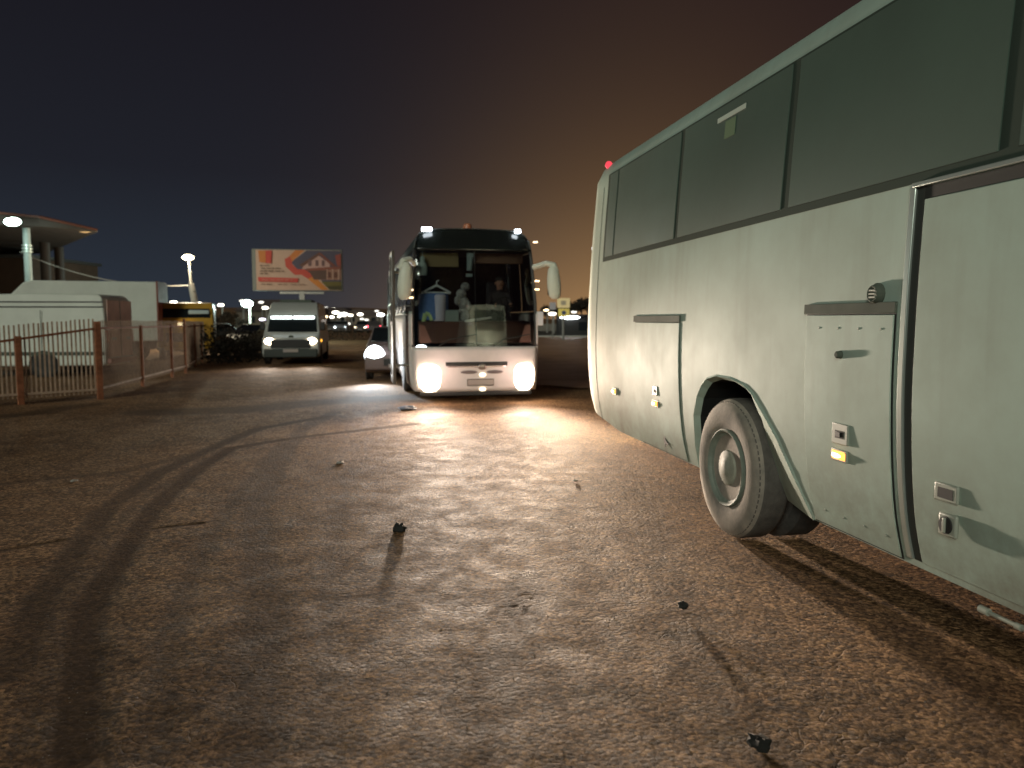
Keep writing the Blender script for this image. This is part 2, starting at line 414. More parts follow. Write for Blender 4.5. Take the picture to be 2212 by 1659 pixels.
# far road on the right, kerb and verge
road_m = mat('far_asphalt', (0.40, 0.215, 0.12), 0.50, var=0.45, scale=0.6, bump=0.25, bscale=5)
def sheet(name, poly, z, m, nsub=0):
    o = MB().add([(x, y, z) for x, y in poly], [tuple(range(len(poly)))]).build(name, m); return tag(o, kind='structure')
sheet('road', [(-0.3, 19.0), (0.8, 18.7), (1.6, 17.9), (2.5, 18.1), (3.4, 17.0), (5, 17.2), (60, 12), (60, 66), (1.5, 72), (-9, 72), (-8, 40), (-2, 33)], 0.045, road_m)
verge_m = mat('verge_grass', (0.05, 0.043, 0.03), 0.95, var=0.4, scale=1.5)
sheet('verge', [(-6, 73.2), (60, 67.2), (90, 100), (-6, 104)], 0.10, verge_m)
o = MB()
o.prism([(-9, 72), (60, 66), (60, 66.4), (-9, 72.4)], 0.0, 0.16, 'z')
tag(o.build('kerb', concrete, None, bevel=0.02), kind='structure')
o = MB().box(0, 95, 0, 0.45, 0, 1.05)
o.box(0, 95, -0.15, 0.6, 0, 0.3)
b_ = o.build('concrete_barrier', mat('barrier_concrete', (0.22, 0.20, 0.17), 0.85, var=0.3), None, bevel=0.03); place(b_, (-2, 108, 0), R(-2)); tag(b_, 'long low pale concrete barrier beyond the road at right', 'barrier')

# ------------------------------------------------------------------ the near coach
GAM = R(10.2); DSIDE = 2.63
nvec = Vector((math.cos(GAM), math.sin(GAM), 0))
CO = nvec*DSIDE
coach = thing('tour_coach', 'large dusty pale green coach filling the right side, seen along its flank with tinted windows', 'bus', CO, GAM)
W2 = 2.50
PX = [(0.30,0.14),(0.55,0.06),(0.9,0.018),(1.3,0.0),(1.8,0.008),(2.32,0.030),(2.8,0.060),(3.31,0.100)]
def pr(z):
    if z <= PX[0][0]: return PX[0][1]
    for (z0, x0), (z1, x1) in zip(PX[:-1], PX[1:]):
        if z <= z1:
            k = (z-z0)/(z1-z0); return x0+(x1-x0)*k
    return PX[-1][1]
# smooth the profile
_z = np.linspace(0.2, 3.3, 200); _x = np.array([pr(a) for a in _z]); ker = np.ones(21)/21
_xs = np.convolve(np.pad(_x, 10, 'edge'), ker, 'valid')
def prof(z): return float(np.interp(z, _z, _xs))
ARCH_R = [(6.115,0.37),(6.10,0.57),(6.06,0.84),(5.97,1.01),(5.88,1.10),(5.79,1.16),(5.60,1.20),(5.36,1.20),(5.16,1.17),(5.04,1.12),(4.91,1.02),(4.71,0.85),(4.54,0.64),(4.37,0.37)]
ARCH_F = [(y-6.05, z) for y, z in ARCH_R]
def archz(y):
    for A in (ARCH_R, ARCH_F):
        if A[-1][0] < y < A[0][0]:
            ys = [a[0] for a in A][::-1]; zs = [a[1] for a in A][::-1]
            return max(0.37, float(np.interp(y, ys, zs)))
    return 0.37
YR = 9.50; YF = -3.05
ys = set(np.round(np.linspace(YF+0.3, 8.6, 90), 4))
for A in (ARCH_R, ARCH_F):
    for a in A: ys.add(round(a[0], 4))
    for (a0, a1) in zip(A[:-1], A[1:]): ys.add(round((a0[0]+a1[0])/2, 4))
for k in range(1, 9):
    ys.add(round(9.05+(YR-9.05)*math.sin(PI/2*k/8), 4)); ys.add(round(YF+0.3-0.3*math.sin(PI/2*k/8), 4))
ys = sorted(ys)
def inset(y):
    if y > 9.05: a = min(1, (y-9.05)/(YR-9.05)); return 0.13*(1-math.sqrt(max(0, 1-a*a)))
    if y < YF+0.3: a = min(1, (YF+0.3-y)/0.3); return 0.25*(1-math.sqrt(max(0, 1-a*a)))
    return 0
ROOF = [(0.12,3.37),(0.15,3.44),(0.21,3.50),(0.35,3.545),(0.65,3.57),(1.25,3.59)]
def bulge(z): return float(np.interp(z, [.3,.47,.73,1.58,2.59,3.2,3.36,3.5], [-.12,-.08,.03,.08,.04,.01,-.03,-.22]))
def section(y):
    i = inset(y); zb = archz(y); L = []
    if y > 8.3: zb = 0.37+0.13*min(1, (y-8.3)/1.1)
    for k in range(26):
        z = zb+(3.31-zb)*k/25; L.append((prof(z)+i, z))
    for (x, z) in ROOF: L.append((x+i*max(0, (1.25-x)/1.25), z-i*0.7))
    Rr = [(W2-x, z) for x, z in L[:-1]][::-1]
    kk = max(0, (y-9.1)/0.4)
    return [(x, y+kk*bulge(z), z) for x, z in L+Rr]
b = MB(); secs = [section(y) for y in ys]; b.grid(secs)
n = len(secs[0])
b.add(secs[0], [tuple(range(n))]); b.add(secs[-1], [tuple(range(n))])
body = b.build('body', paint, coach, smooth=True)
# a plate following the flank
def flank(y0, y1, z0, z1, off, th=0.012, side=0, ny=6, nz=16, zf=None):
    P1, P0 = [], []
    for i in range(ny+1):
        y = y0+(y1-y0)*i/ny; r1, r0 = [], []
        for k in range(nz+1):
            lo = z0 if zf is None else max(z0, zf(y)); z = lo+(z1-lo)*k/nz
            x = prof(z)+inset(y)-off; xb = x+th
            if side: x, xb = W2-x, W2-xb
            r1.append((x, y, z)); r0.append((xb, y, z))
        P1.append(r1); P0.append(r0)
    m = MB(); m.grid(P1); m.grid(P0)
    for A, B in ((P1[0], P0[0]), (P1[-1], P0[-1])): m.grid([A, B])
    m.grid([[r[0] for r in P1], [r[0] for r in P0]]); m.grid([[r[-1] for r in P1], [r[-1] for r in P0]])
    return m
for side in (0, 1):
    flank(YF+0.35, 8.76, 2.312, 3.315, 0.004, side=side, ny=30).build('window_surround', black_gloss if side else mat('window_seal', (0.056, 0.078, 0.064), 0.85, spec=0.1), coach, smooth=True)
    edges = [(8.68, 8.39), (8.34, 6.60), (6.51, 4.755), (4.655, 2.95), (2.84, 0.95), (0.85, -0.95), (-1.05, -2.6)]
    for (a, c) in edges:
        flank(c, a, 2.362, 3.298, 0.010, 0.006, side=side, ny=4).build('window', dglass, coach, smooth=True)
# pale gutter above the glass
# wheel arches
for A in (ARCH_R, ARCH_F):
    off = A[0][0]-ARCH_R[0][0]
    inner = []
    IN = [(6.09,0.37),(6.075,0.57),(6.035,0.83),(5.95,0.99),(5.86,1.075),(5.77,1.135),(5.59,1.175),(5.38,1.17),(5.27,1.13),(5.18,1.07),(5.09,0.90),(5.03,0.72),(4.95,0.50),(4.90,0.37)]
    XI = [0.04]*7+[0.05,0.07,0.085,0.10,0.11,0.115,0.115]
    for side in (0, 1):
        def sx(x): return W2-x if side else x
        lip0 = [(sx(prof(z)-0.012), y, z) for y, z in A]
        lipb = [(sx(prof(z)+0.0), y+(0.012 if y-off > 5.3 else -0.012), z+0.014) for y, z in A]
        lip1 = [(sx(prof(z)+xi), y+off, z) for (y, z), xi in zip(IN, XI)]
        m = MB(); m.grid([lipb, lip0]); m.grid([lip0, lip1]); m.build('wheel_arch', paint2, coach)
        lin = [(sx(0.75), y+off, z) for (y, z) in IN]
        m = MB(); m.grid([lip1, lin]); m.add(lin, [tuple(range(len(lin)))]); m.build('arch_liner', dark_under, coach)
def coach_wheel(par, y, side, rear=True, WX=2.50, r=0.522, face=0.03, xin=None):
    s = 1 if not side else -1
    x0 = face if not side else WX-face
    c = (x0, y, 0.496)
    def L(pf): return [(s*o, rr*1.03) for o, rr in pf]
    wdt = 0.285
    tp = [(0.03, .285), (0.012, .31), (0.0, .35), (-0.004, .40), (0.0, .45), (0.015, .485), (0.035, .505)]
    m = MB().lathe(L(tp + [(0.05, .516), (0.07, .5225), (wdt-0.07, .5225), (wdt-0.04, .51), (wdt, .45), (wdt, .30)]), c, 'x', 72)
    # tread blocks around the shoulder
    for k in range(72):
        a = 2*PI*(k+.5)/72; cy, cz = math.cos(a), math.sin(a); ty, tz = -cz, cy; h = 0.014
        vs = []
        for (o, rr) in ((0.022, .502), (0.085, .522)):
            for dt in (-h, h):
                for dr in (0, 0.010):
                    R_ = rr+dr; vs.append((c[0]+s*o, c[1]+cy*R_+ty*dt, c[2]+cz*R_+tz*dt))
        m.add(vs, [(0,1,3,2), (4,6,7,5), (0,4,5,1), (2,3,7,6), (0,2,6,4), (1,5,7,3)])
    wh = m.build('wheel', tyre_m, par, smooth=True)
    wh.data.materials.append(tread_near)
    for pg in wh.data.polygons:
        cc_ = pg.center; rad = math.hypot(cc_.y-c[1], cc_.z-c[2]); ox_ = abs(cc_.x-c[0])
        if (rad > 0.515 and ox_ > 0.045) or ox_ > 0.12: pg.material_index = 1
    dish = 0.15 if rear else 0.05
    rp = [(0.035, .288), (0.0, .292), (-0.006, .283), (0.0, .272), (0.02, .262), (0.028, .245), (dish-0.02, .232), (dish, .215), (dish+0.012, .19), (dish+0.004, .15), (dish, .12), (dish, .02)]
    MB().lathe(L(rp), c, 'x', 56).build('rim', rim_m, wh, smooth=True)
    hm = MB().lathe(L([(dish, .14), (0.035, .136), (0.015, .128), (0.004, .105), (0.0, .06), (-0.004, .055), (-0.006, .0)]), c, 'x', 40)
    hm.build('hub', hub_m, wh, smooth=True)
    for k in range(8):
        hb = MB()
        a = 2*PI*k/8+0.35; cc = (c[0]+s*(dish+0.001), c[1]+.168*math.cos(a), c[2]+.168*math.sin(a))
        hb.tube(cc, (cc[0]-s*0.022, cc[1], cc[2]), 0.014, 0.013, 6)
        hb.build('wheel_nut', rim_m, wh)
    for k in range(8):
        vh = MB()
        a = 2*PI*(k+.5)/8+0.35; cc = (c[0]+s*(dish-0.008), c[1]+.205*math.cos(a), c[2]+.205*math.sin(a))
        vh.tube(cc, (cc[0]-s*0.002, cc[1], cc[2]), 0.022, 0.022, 14)
        vh.build('vent_hole', rubber, wh)
    if rear:
        MB().lathe(L([(0.33, .28), (0.33, .47), (0.38, .522), (0.57, .522), (0.61, .47), (0.61, .28)]), c, 'x', 48).build('inner_tyre', tread_m, wh, smooth=True)
    return wh
for side in (0, 1):
    coach_wheel(coach, 5.49, side, True)
    coach_wheel(coach, 5.45-6.05, side, False)
MB().box(0.62, W2-0.62, YF+0.3, 8.5, 0.42, 1.0).box(0.2, W2-0.2, YF+0.5, -1.6, 0.34, 1.0).box(0.3, W2-0.3, 0.3, 4.0, 0.36, 1.0).build('underframe', dark_under, coach)
# hatches
def hatch(y0, y1, z0, z1, gap=0.012, sm=None):
    cap = True
    flank(y0-gap, y1+gap*0.4, z0-0.008, z1+0.004, 0.0035, side=0, zf=None).build('seal', sm or rubber, coach, smooth=True)
    h = flank(y0, y1, z0, z1-0.055, 0.010, 0.008, side=0).build('hatch', paint2, coach, smooth=True, bevel=0.003)
    if cap: flank(y0-0.02, y1+0.02, z1-0.048, z1+0.012, 0.018, 0.015, side=0, nz=3).build('drip_rail', strip_grey, h, smooth=True, bevel=0.003)
    return h
h1 = hatch(6.36, 7.52, 0.385, 1.665, 0.009, strip_grey)
h2 = hatch(3.545, 4.35, 0.385, 1.72)
def fixture_box(par, name, y0, y1, z0, z1, th, m, bev=0.005, off=0.0):
    zc = (z0+z1)/2; x = prof(zc)-off
    return MB().box(x-th, x+0.01, y0, y1, z0, z1).build(name, m, par, bevel=bev, seg=3)
def latch(par, y, z, wd=0.14, hh=0.14):
    l = fixture_box(par, 'latch', y-wd/2, y+wd/2, z-hh/2, z+hh/2, 0.012, plate_m, off=0.008)
    x = prof(z)-0.000
    MB().box(x-0.0215, x-0.019, y-wd*0.28, y+wd*0.28, z-hh*0.22, z+hh*0.16).build('latch_recess', rubber, l)
    MB().box(x-0.026, x-0.0205, y-wd*0.08, y+wd*0.22, z-hh*0.16, z+hh*0.10).build('latch_paddle', dark_plastic, l, bevel=0.002)
    return l
def marker(par, y, z, L=0.13, h=0.05):
    x = prof(z)-0.008
    base = MB().box(x-0.010, x+0.008, y-L/2-0.012, y+L/2+0.012, z-h/2-0.01, z+h/2+0.01).build('marker_lamp', plate_m, par, bevel=0.005)
    lens = MB(); P = []
    for i in range(9):
        tt = -1+2*i/8; row = []
        for k in range(7):
            s_ = -1+2*k/6; d = (max(0, 1-abs(tt)**3)*max(0, 1-abs(s_)**2.5))
            row.append((x-0.010-0.018*math.sqrt(d), y+tt*L/2, z+s_*h/2))
        P.append(row)
    lens.grid(P).build('lens', amber_on, base, smooth=True)
    MB().ball((x-0.024, y, z), 0.010, L*0.34, h*0.27, 14, 8).build('bulb_glow', mat('amber_core', (1, .9, .7), 0.3, emit=(1.0, 0.80, 0.48), estr=8), base, smooth=True)
latch(coach, 3.97, 0.985, 0.15, 0.12); marker(coach, 3.99, 0.857)
latch(coach, 6.93, 0.965, 0.11, 0.09); marker(coach, 6.95, 0.84)
marker(coach, 8.22, 0.84, 0.12, 0.06)
# dust-coloured rivets along the hatch edges
for zz in (1.59, 0.48):
    for k in range(4):
        rv = MB(); y = 3.64+k*0.19; x = prof(zz)-0.010; rv.tube((x, y, zz), (x-0.004, y, zz), 0.007, 0.005, 8); rv.build('rivet', plate_m, h2)
x = prof(1.44)-0.01
kb = MB().lathe([(0, .024), (-0.010, .022), (-0.026, .020), (-0.032, .014), (-0.032, 0)], (x, 3.98, 1.44), 'x', 20).build('knob', strip_grey, h2, smooth=True)
x = prof(1.763)
fc = MB().lathe([(0.004, .058), (-0.012, .058), (-0.02, .050), (-0.035, .046), (-0.040, .040), (-0.034, .030), (-0.034, 0)], (x, 3.69, 1.775), 'x', 28).build('filler_cap', strip_grey, coach, smooth=True)
mm = MB()
for dz_ in (-0.018, 0, 0.018): mm.box(x-0.040, x-0.032, 3.665, 3.715, 1.775+dz_-0.004, 1.775+dz_+0.004)
mm.build('cap_ribs', plate_m, fc)
# door pillar and door
flank(3.44, 3.48, 0.41, 2.31, 0.020, 0.018, nz=30).build('door_pillar', trim_silver, coach, smooth=True, bevel=0.004)
flank(3.385, 3.438, 0.41, 2.31, 0.006, 0.004, nz=30).build('pillar_seal', mat('seal_grey', (0.05, 0.055, 0.05), 0.6), coach, smooth=True)
flank(1.9, 3.46, 2.288, 2.312, 0.026, 0.02, nz=2).build('door_rail', trim_silver, coach, smooth=True, bevel=0.004)
flank(1.9, 3.385, 2.225, 2.284, 0.006, 0.004, nz=3).build('door_top_seal', rubber, coach, smooth=True)
door = flank(1.95, 3.378, 0.41, 2.222, 0.012, 0.010, nz=30).build('door', paint2, coach, smooth=True, bevel=0.004)
xh = prof(0.83)-0.012
hd = MB().box(xh-0.014, xh+0.004, 3.06, 3.21, 0.785, 0.872).build('handle', plate_m, coach, bevel=0.008, seg=3)
MB().box(xh-0.0155, xh-0.013, 3.085, 3.185, 0.80, 0.85).build('handle_recess', rubber, hd, bevel=0.001)
lk = MB().box(xh-0.018, xh+0.004, 3.055, 3.17, 0.625, 0.735).build('lock', plate_m, coach, bevel=0.012, seg=3)
xl = xh-0.002
MB().lathe([(-0.017, .042), (-0.024, .041), (-0.024, 0)], (xl, 3.115, 0.68), 'x', 28).build('lock_dial', dark_plastic, lk, smooth=True)
MB().box(xl-0.034, xl-0.023, 3.106, 3.124, 0.644, 0.716).build('lock_grip', plate_m, lk, bevel=0.004)
# torn dent above the rear hatch's lower edge
xd = prof(0.52)-0.012
MB().add([(xd, 6.84, 0.56), (xd, 6.78, 0.50), (xd-0.002, 6.70, 0.475), (xd, 6.78, 0.478), (xd, 6.80, 0.44), (xd, 6.83, 0.49)], [(0,1,2,3,4,5)]).build('tear', rubber, h1, solid=0.004)
# pipe under the skirt
m = MB(); xs_ = 0.10
m.path([(xs_, 2.98, 0.315), (xs_, 2.2, 0.315), (xs_, 0.5, 0.315)], 0.010).tube((xs_, 3.0, 0.315), (xs_, 2.95, 0.315), 0.018, 0.018, 12).tube((xs_, 2.80, 0.315), (xs_, 2.77, 0.315), 0.015, 0.015, 12)
m.build('side_pipe', plate_m, coach, smooth=True)
# light seen in the pane, put in as coloured plates
def pane_glint(y0, y1, z0, z1, m, nm):
    flank(y0, y1, z0, z1, 0.014, 0.003, nz=2, ny=2).build(nm, m, coach)
pane_glint(5.38, 5.85, 3.185, 3.222, mat('pane_glint_white', (0.62, 0.72, 0.64), 0.5), 'pane_glint_bar')
pane_glint(5.53, 5.70, 3.03, 3.165, mat('pane_glint_green', (0.17, 0.26, 0.15), 0.5), 'pane_glint_patch')
# rear lamps and roof marker
rl = MB().lathe([(0, .045), (-0.0, .045), (0.03, .04), (0.045, .02), (0.047, 0)], (0.16, 8.98, 3.475), 'y', 16); rl.build('roof_marker', red_on, coach, smooth=True)
for zz in (0.98, 0.80):
    MB().lathe([(0, .06), (0.03, .055), (0.05, .035), (0.055, 0)], (0.22, 9.51, zz), 'y', 20).build('tail_lamp', mat('tail_lens', (0.6, 0.35, 0.33), 0.3, emit=(1, .55, .5), estr=0.5), coach, smooth=True)
MB().box(0.12, 0.24, 9.50, 9.56, 2.52, 2.56).build('reflector', mat('reflector_white', (0.8, 0.85, 0.9), 0.2, emit=(0.8, 0.9, 1), estr=0.5), coach)
MB().box(0.35, W2-0.35, 9.2, 9.56, 2.35, 3.05).build('rear_window', dglass, coach, bevel=0.02)
MB().box(0.3, W2-0.3, 9.2, 9.50, 0.52, 0.70).build('rear_bumper', paint2, coach, bevel=0.04)
for side in (0, 1):
    flank(8.93, 8.936, 0.42, 3.2, 0.002, 0.003, side=side, ny=1).build('panel_seam', strip_grey, coach)

# ------------------------------------------------------------------ the oncoming coach
FA = R(11.5); FC = Vector((-0.70, 15.25, 0)); HW = 1.27
far = thing('oncoming_coach', 'white coach with black top driving towards the camera, both headlights glaring', 'bus', FC, FA)
white2 = mat('coach_white', (0.74, 0.68, 0.66), 0.4, var=0.12, scale=2.0)
def rr_front(z):   # half width at height
    return float(np.interp(z, [0.2, 0.5, 1.1, 2.0, 3.0, 3.25, 3.40, 3.47], [1.22, 1.26, 1.27, 1.265, 1.20, 1.15, 1.02, 0.80]))
def fy(x, z):      # how far back the bowed front lies
    return 0.16*abs(x/HW)**3 + float(np.interp(z, [0.2, 0.9, 1.1, 2.0, 3.0, 3.46], [0.0, 0.0, 0.02, 0.10, 0.28, 0.52]))
def front(x0, x1, z0, z1, off, nx_=24, nz_=10, frac=True, zc=None):
    P = []
    for k in range(nz_+1):
        z = z0+(z1-z0)*k/nz_; row = []
        for i in range(nx_+1):
            tt = x0+(x1-x0)*i/nx_
            x = tt*rr_front(z) if frac else tt
            row.append((x, fy(x, z)-off, z))
        P.append(row)
    return MB().grid(P)
front(-1, 1, 0.22, 1.10, 0.0).build('front_panel', white2, far, smooth=True, solid=0.03)
front(-1, 1, 3.02, 3.455, 0.004).build('header_panel', black_gloss, far, smooth=True, solid=0.03)
ws = front(-0.965, 0.965, 1.105, 3.015, 0.0).build('windscreen', wind_glass, far, smooth=True)
# posts
for s_ in (-1, 1):
    P = [[(s_*(rr_front(z)-0.05*q_), fy(rr_front(z)-0.05*q_, z)+0.002-0.012*(q_ == 0), z) for q_ in (-0.05, 0, 1)] for z in np.linspace(1.1, 3.03, 12)]
    MB().grid(P).build('windscreen_post', dark_plastic, far, smooth=True, solid=0.03)
MB().tube((0.0, fy(0, 1.11)-0.006, 1.11), (0.0, fy(0, 3.01)-0.006, 3.01), 0.010, 0.010, 6).build('screen_divider', dark_plastic, far)
# shell: flanks, roof, back
LEN = 11.8
def fflank(s_, z0, z1, y0, y1, off, nz_=8, ny_=3):
    P = []
    for i in range(ny_+1):
        y = y0+(y1-y0)*i/ny_
        P.append([(s_*(rr_front(z)+off), y, z) for z in np.linspace(z0, z1, nz_+1)])
    return MB().grid(P)
for s_ in (-1, 1):
    fflank(s_, 0.24, 1.75, 0.16, LEN, 0.0).build('side_panel', white2, far, smooth=True, solid=0.03)
    fflank(s_, 1.75, 1.80, 0.18, LEN, 0.004, 2).build('belt_strip', trim_silver, far, smooth=True, solid=0.02)
    fflank(s_, 3.02, 3.25, 0.42, LEN, 0.0, 4).build('cant_rail', mat('cant_rail_dark', (0.05, 0.06, 0.06), 0.35), far, smooth=True, solid=0.03)
    for k in range(7):
        y0 = 1.65+k*1.42
        fflank(s_, 1.81, 3.01, y0, y0+1.36, -0.004).build('side_window', black_gloss if s_ > 0 else mat('side_glass', (0.06, 0.07, 0.075), 0.12), far, smooth=True, solid=0.01)
        MB().box(s_*1.24-0.02, s_*1.24+0.02, y0+1.36, y0+1.42, 1.80, 3.02).build('window_post', dark_plastic, far)
    fflank(s_, 1.81, 3.01, 0.42, 1.59, -0.004).build('cab_window', wind_glass, far, smooth=True)
    for k in range(5):
        y0 = 2.6+k*1.2
        if k in (0,): continue
        fflank(s_, 0.42, 1.45, y0, y0+1.14, 0.010, 6).build('luggage_flap', white_paint, far, smooth=True, solid=0.006)
roofp = []
for y in (0.50, 0.9, 3, 6, LEN-0.1):
    roofp.append([(x, y, z) for x, z in [(-1.15,3.25),(-1.08,3.35),(-0.95,3.42),(-0.7,3.455),(0,3.47),(0.7,3.455),(0.95,3.42),(1.08,3.35),(1.15,3.25)]])
MB().grid(roofp).build('roof', mat('roof_dark', (0.05, 0.055, 0.055), 0.4), far, smooth=True, solid=0.02)
MB().box(-1.2, 1.2, LEN-0.05, LEN, 0.3, 3.3).build('rear_panel', white2, far, bevel=0.02)
MB().box(-1.2, 1.2, 0.3, LEN-0.1, 0.38, 0.9).build('underframe', dark_under, far)
MB().box(-1.16, 1.16, 0.55, LEN-0.1, 1.15, 1.22).build('cab_floor', dark_plastic, far)
MB().prism([(0.08, 1.18), (0.14, 1.52), (0.22, 1.60), (0.62, 1.62), (0.68, 1.50), (0.68, 1.18)], -1.13, 1.13, 'x').build('dashboard', mat('dash', (0.13, 0.06, 0.045), 0.5), far, bevel=0.02)
MB().box(-1.15, 1.15, 3.0, 3.05, 1.22, 3.1).build('bulkhead_curtain', mat('curtain', (0.085, 0.06, 0.04), 0.9, var=0.4, scale=8), far)
MB().box(-1.08, -0.28, 0.55, 0.57, 2.70, 2.99).build('sun_blind', mat('blind', (0.26, 0.20, 0.10), 0.9), far, bevel=0.01)
MB().box(0.05, 1.05, 0.55, 0.57, 2.78, 2.99).build('sun_blind', mat('blind_brown', (0.16, 0.09, 0.06), 0.9), far, bevel=0.01)
for r_ in range(1, 2):
    for xx in (-0.85, 0.85):
        MB().box(xx-0.22, xx+0.22, 1.5, 1.95, 1.5, 1.62).box(xx-0.22, xx+0.22, 1.92, 2.06, 1.5, 2.35).build('seat', mat('seat_cloth', (0.05, 0.05, 0.07), 0.9), far, bevel=0.05)
# headlights
for s_ in (-1, 1):
    P = []
    hx = 0.93*s_ + 0.02
    hl = MB(); P = []
    for i in range(17):
        v_ = -1+2*i/16; row = []
        for k in range(17):
            u_ = -1+2*k/16; wd_ = 0.245-0.03*(v_ < 0)*abs(v_)
            e_ = max(0, 1-abs(u_)**4)*max(0, 1-abs(v_)**4)
            row.append((hx+u_*wd_*(1-0.26*abs(v_)**4), fy(hx, .5)+0.02-0.085*e_**0.5, 0.49+v_*0.29*(1-0.22*abs(u_)**4)))
        P.append(row)
    hl.grid(P)
    h_ = hl.build('headlight', head_on, far, smooth=True)
    spot((hx, -0.12, 0.52), (0.0, -1, 0.07), 6800 if s_ < 0 else 8000, (1.0, 0.84, 0.68) if s_ < 0 else (1.0, 0.78, 0.56), 25.5 if s_ < 0 else 37, 1.0, 0.18, far)
    spot((hx, -0.12, 0.50), (-0.10, -1, 0.36), 2400, (1.0, 0.75, 0.56), 100, 1.0, 0.2, far)
    point((hx-0.1*s_, -0.45, 0.62), 11, (1.0, 0.70, 0.60), 0.15, far)  # added light that brightens the coach front beside the headlight
# grille, plate, badge, lamps
front(-0.62, 0.62, 0.725, 0.80, 0.022, frac=False, nz_=2).build('grille_slot', dark_plastic, far, smooth=True, solid=0.01)
front(-0.58, 0.58, 0.700, 0.718, 0.026, frac=False, nz_=1).build('chrome_strip', mat('chrome', (0.75, 0.6, 0.6), 0.2, metal=0.8), far, solid=0.008)
for s_ in (-1, 1):
    m = MB().ball((0.10+s_*0.26, -0.022, 0.60), 0.17, 0.012, 0.035); m.build('grille_opening', mat('grille_grey', (0.16, 0.13, 0.13), 0.6), far, smooth=True)
MB().ball((0.10, -0.05, 0.705), 0.085, 0.02, 0.06).build('emblem', mat('emblem', (0.3, 0.26, 0.24), 0.3, metal=0.5), far, smooth=True)
warm_small = mat('warm_reflection', (1, 0.9, 0.7), 0.3, emit=(1, 0.88, 0.6), estr=3)
MB().ball((0.11, -0.035, 0.545), 0.065, 0.02, 0.036).build('plate_reflection', warm_small, far, smooth=True)  # glowing ovals put in for ghostly reflections above and below the plate
MB().ball((0.11, -0.035, 0.255), 0.065, 0.02, 0.036).build('plate_reflection', warm_small, far, smooth=True)
npl = MB().box(-0.20, 0.34, -0.035, -0.017, 0.325, 0.465).build('number_plate', mat('plate_frame', (0.12, 0.10, 0.09), 0.5), far, bevel=0.006)
MB().box(-0.185, 0.325, -0.040, -0.036, 0.345, 0.447).build('plate_face', mat('plate_face', (0.42, 0.36, 0.33), 0.5), npl)
MB().box(-1.12, 1.12, -0.01, 0.12, 0.13, 0.215).build('lower_lip', dark_plastic, far, bevel=0.02)
for (x_, w_) in ((-0.93, 0.125), (0.92, 0.075)):
    MB().box(x_-w_*.8, x_+w_*.8, 0.40, 0.46, 3.39, 3.47).build('roof_lamp', white_on, far, bevel=0.015)
bc = MB().lathe([(0, .10), (0.03, .10), (0.14, .085), (0.17, .05), (0.175, 0)], (-0.03, 1.0, 3.46), 'z', 18).build('beacon', mat('beacon_orange', (0.55, 0.20, 0.10), 0.4), far, smooth=True)
for (x_, z_) in ((1.245, 3.20), (1.285, 2.42), (1.285, 2.25), (-1.27, 2.22), (-1.27, 2.07)):
    MB().box(x_-0.045, x_+0.045, 0.22, 0.26, z_-0.014, z_+0.014).build('marker_lamp', mat('small_amber', (1, .7, .4), 0.3, emit=(1, 0.72, 0.42), estr=4), far, bevel=0.006)
# mirrors on their arms
mir_m = mat('mirror_shell', (0.70, 0.74, 0.64), 0.45, var=0.1)
def mirror(s_, x0, x1, ztop, zbot):
    m = MB()
    pts = [(s_*1.20, 0.20, ztop-0.05), (s_*(x0+0.05), -0.02, ztop+0.02), (s_*(x0+0.18), -0.12, ztop-0.02), (s_*(x0+0.22), -0.15, ztop-0.14)]
    for a, c_ in zip(pts[:-1], pts[1:]): m.tube(a, c_, 0.055, 0.055, 12); m.ball(c_, 0.055)
    arm = m.build('mirror_arm', mir_m, far, smooth=True)
    m = MB(); P = []
    cx = s_*(x0+x1)/2
    for k in range(13):
        u = k/12; z = ztop-0.05+(zbot-ztop+0.05)*u
        wv_ = 0.065+0.075*math.sin(PI*min(1, u*0.75+0.08)); dv = 0.05+0.06*math.sin(PI*min(1, u*0.8+0.05))
        if k in (0, 12): wv_ *= 0.6; dv *= 0.6
        P.append([(cx+s_*0.05*u + wv_*math.cos(2*PI*j/16), -0.15+dv*math.sin(2*PI*j/16), z) for j in range(17)])
    m.grid(P); m.add(P[0][:-1], [tuple(range(16))]); m.add(P[-1][:-1], [tuple(range(16))])
    sh = m.build('mirror', mir_m, far, smooth=True)
    MB().box(cx-0.075, cx+0.105, -0.045, -0.035, zbot+0.08, ztop-0.2).build('mirror_glass', black_gloss, sh, bevel=0.01)
mirror(1, 1.36, 1.66, 2.74, 2.05)
mirror(-1, 1.26, 1.50, 2.78, 2.02)
MB().box(1.275, 1.40, 0.16, 0.19, 1.52, 1.80).build('side_plate', mat('plate_white', (0.75, 0.75, 0.8), 0.4), far, bevel=0.01)
# wipers
for x_ in (-0.75, 0.35):
    MB().path([(x_, -0.03, 1.12), (x_+0.2, -0.02, 1.25), (x_+0.75, 0.0, 1.35)], 0.010).build('wiper', rubber, far)
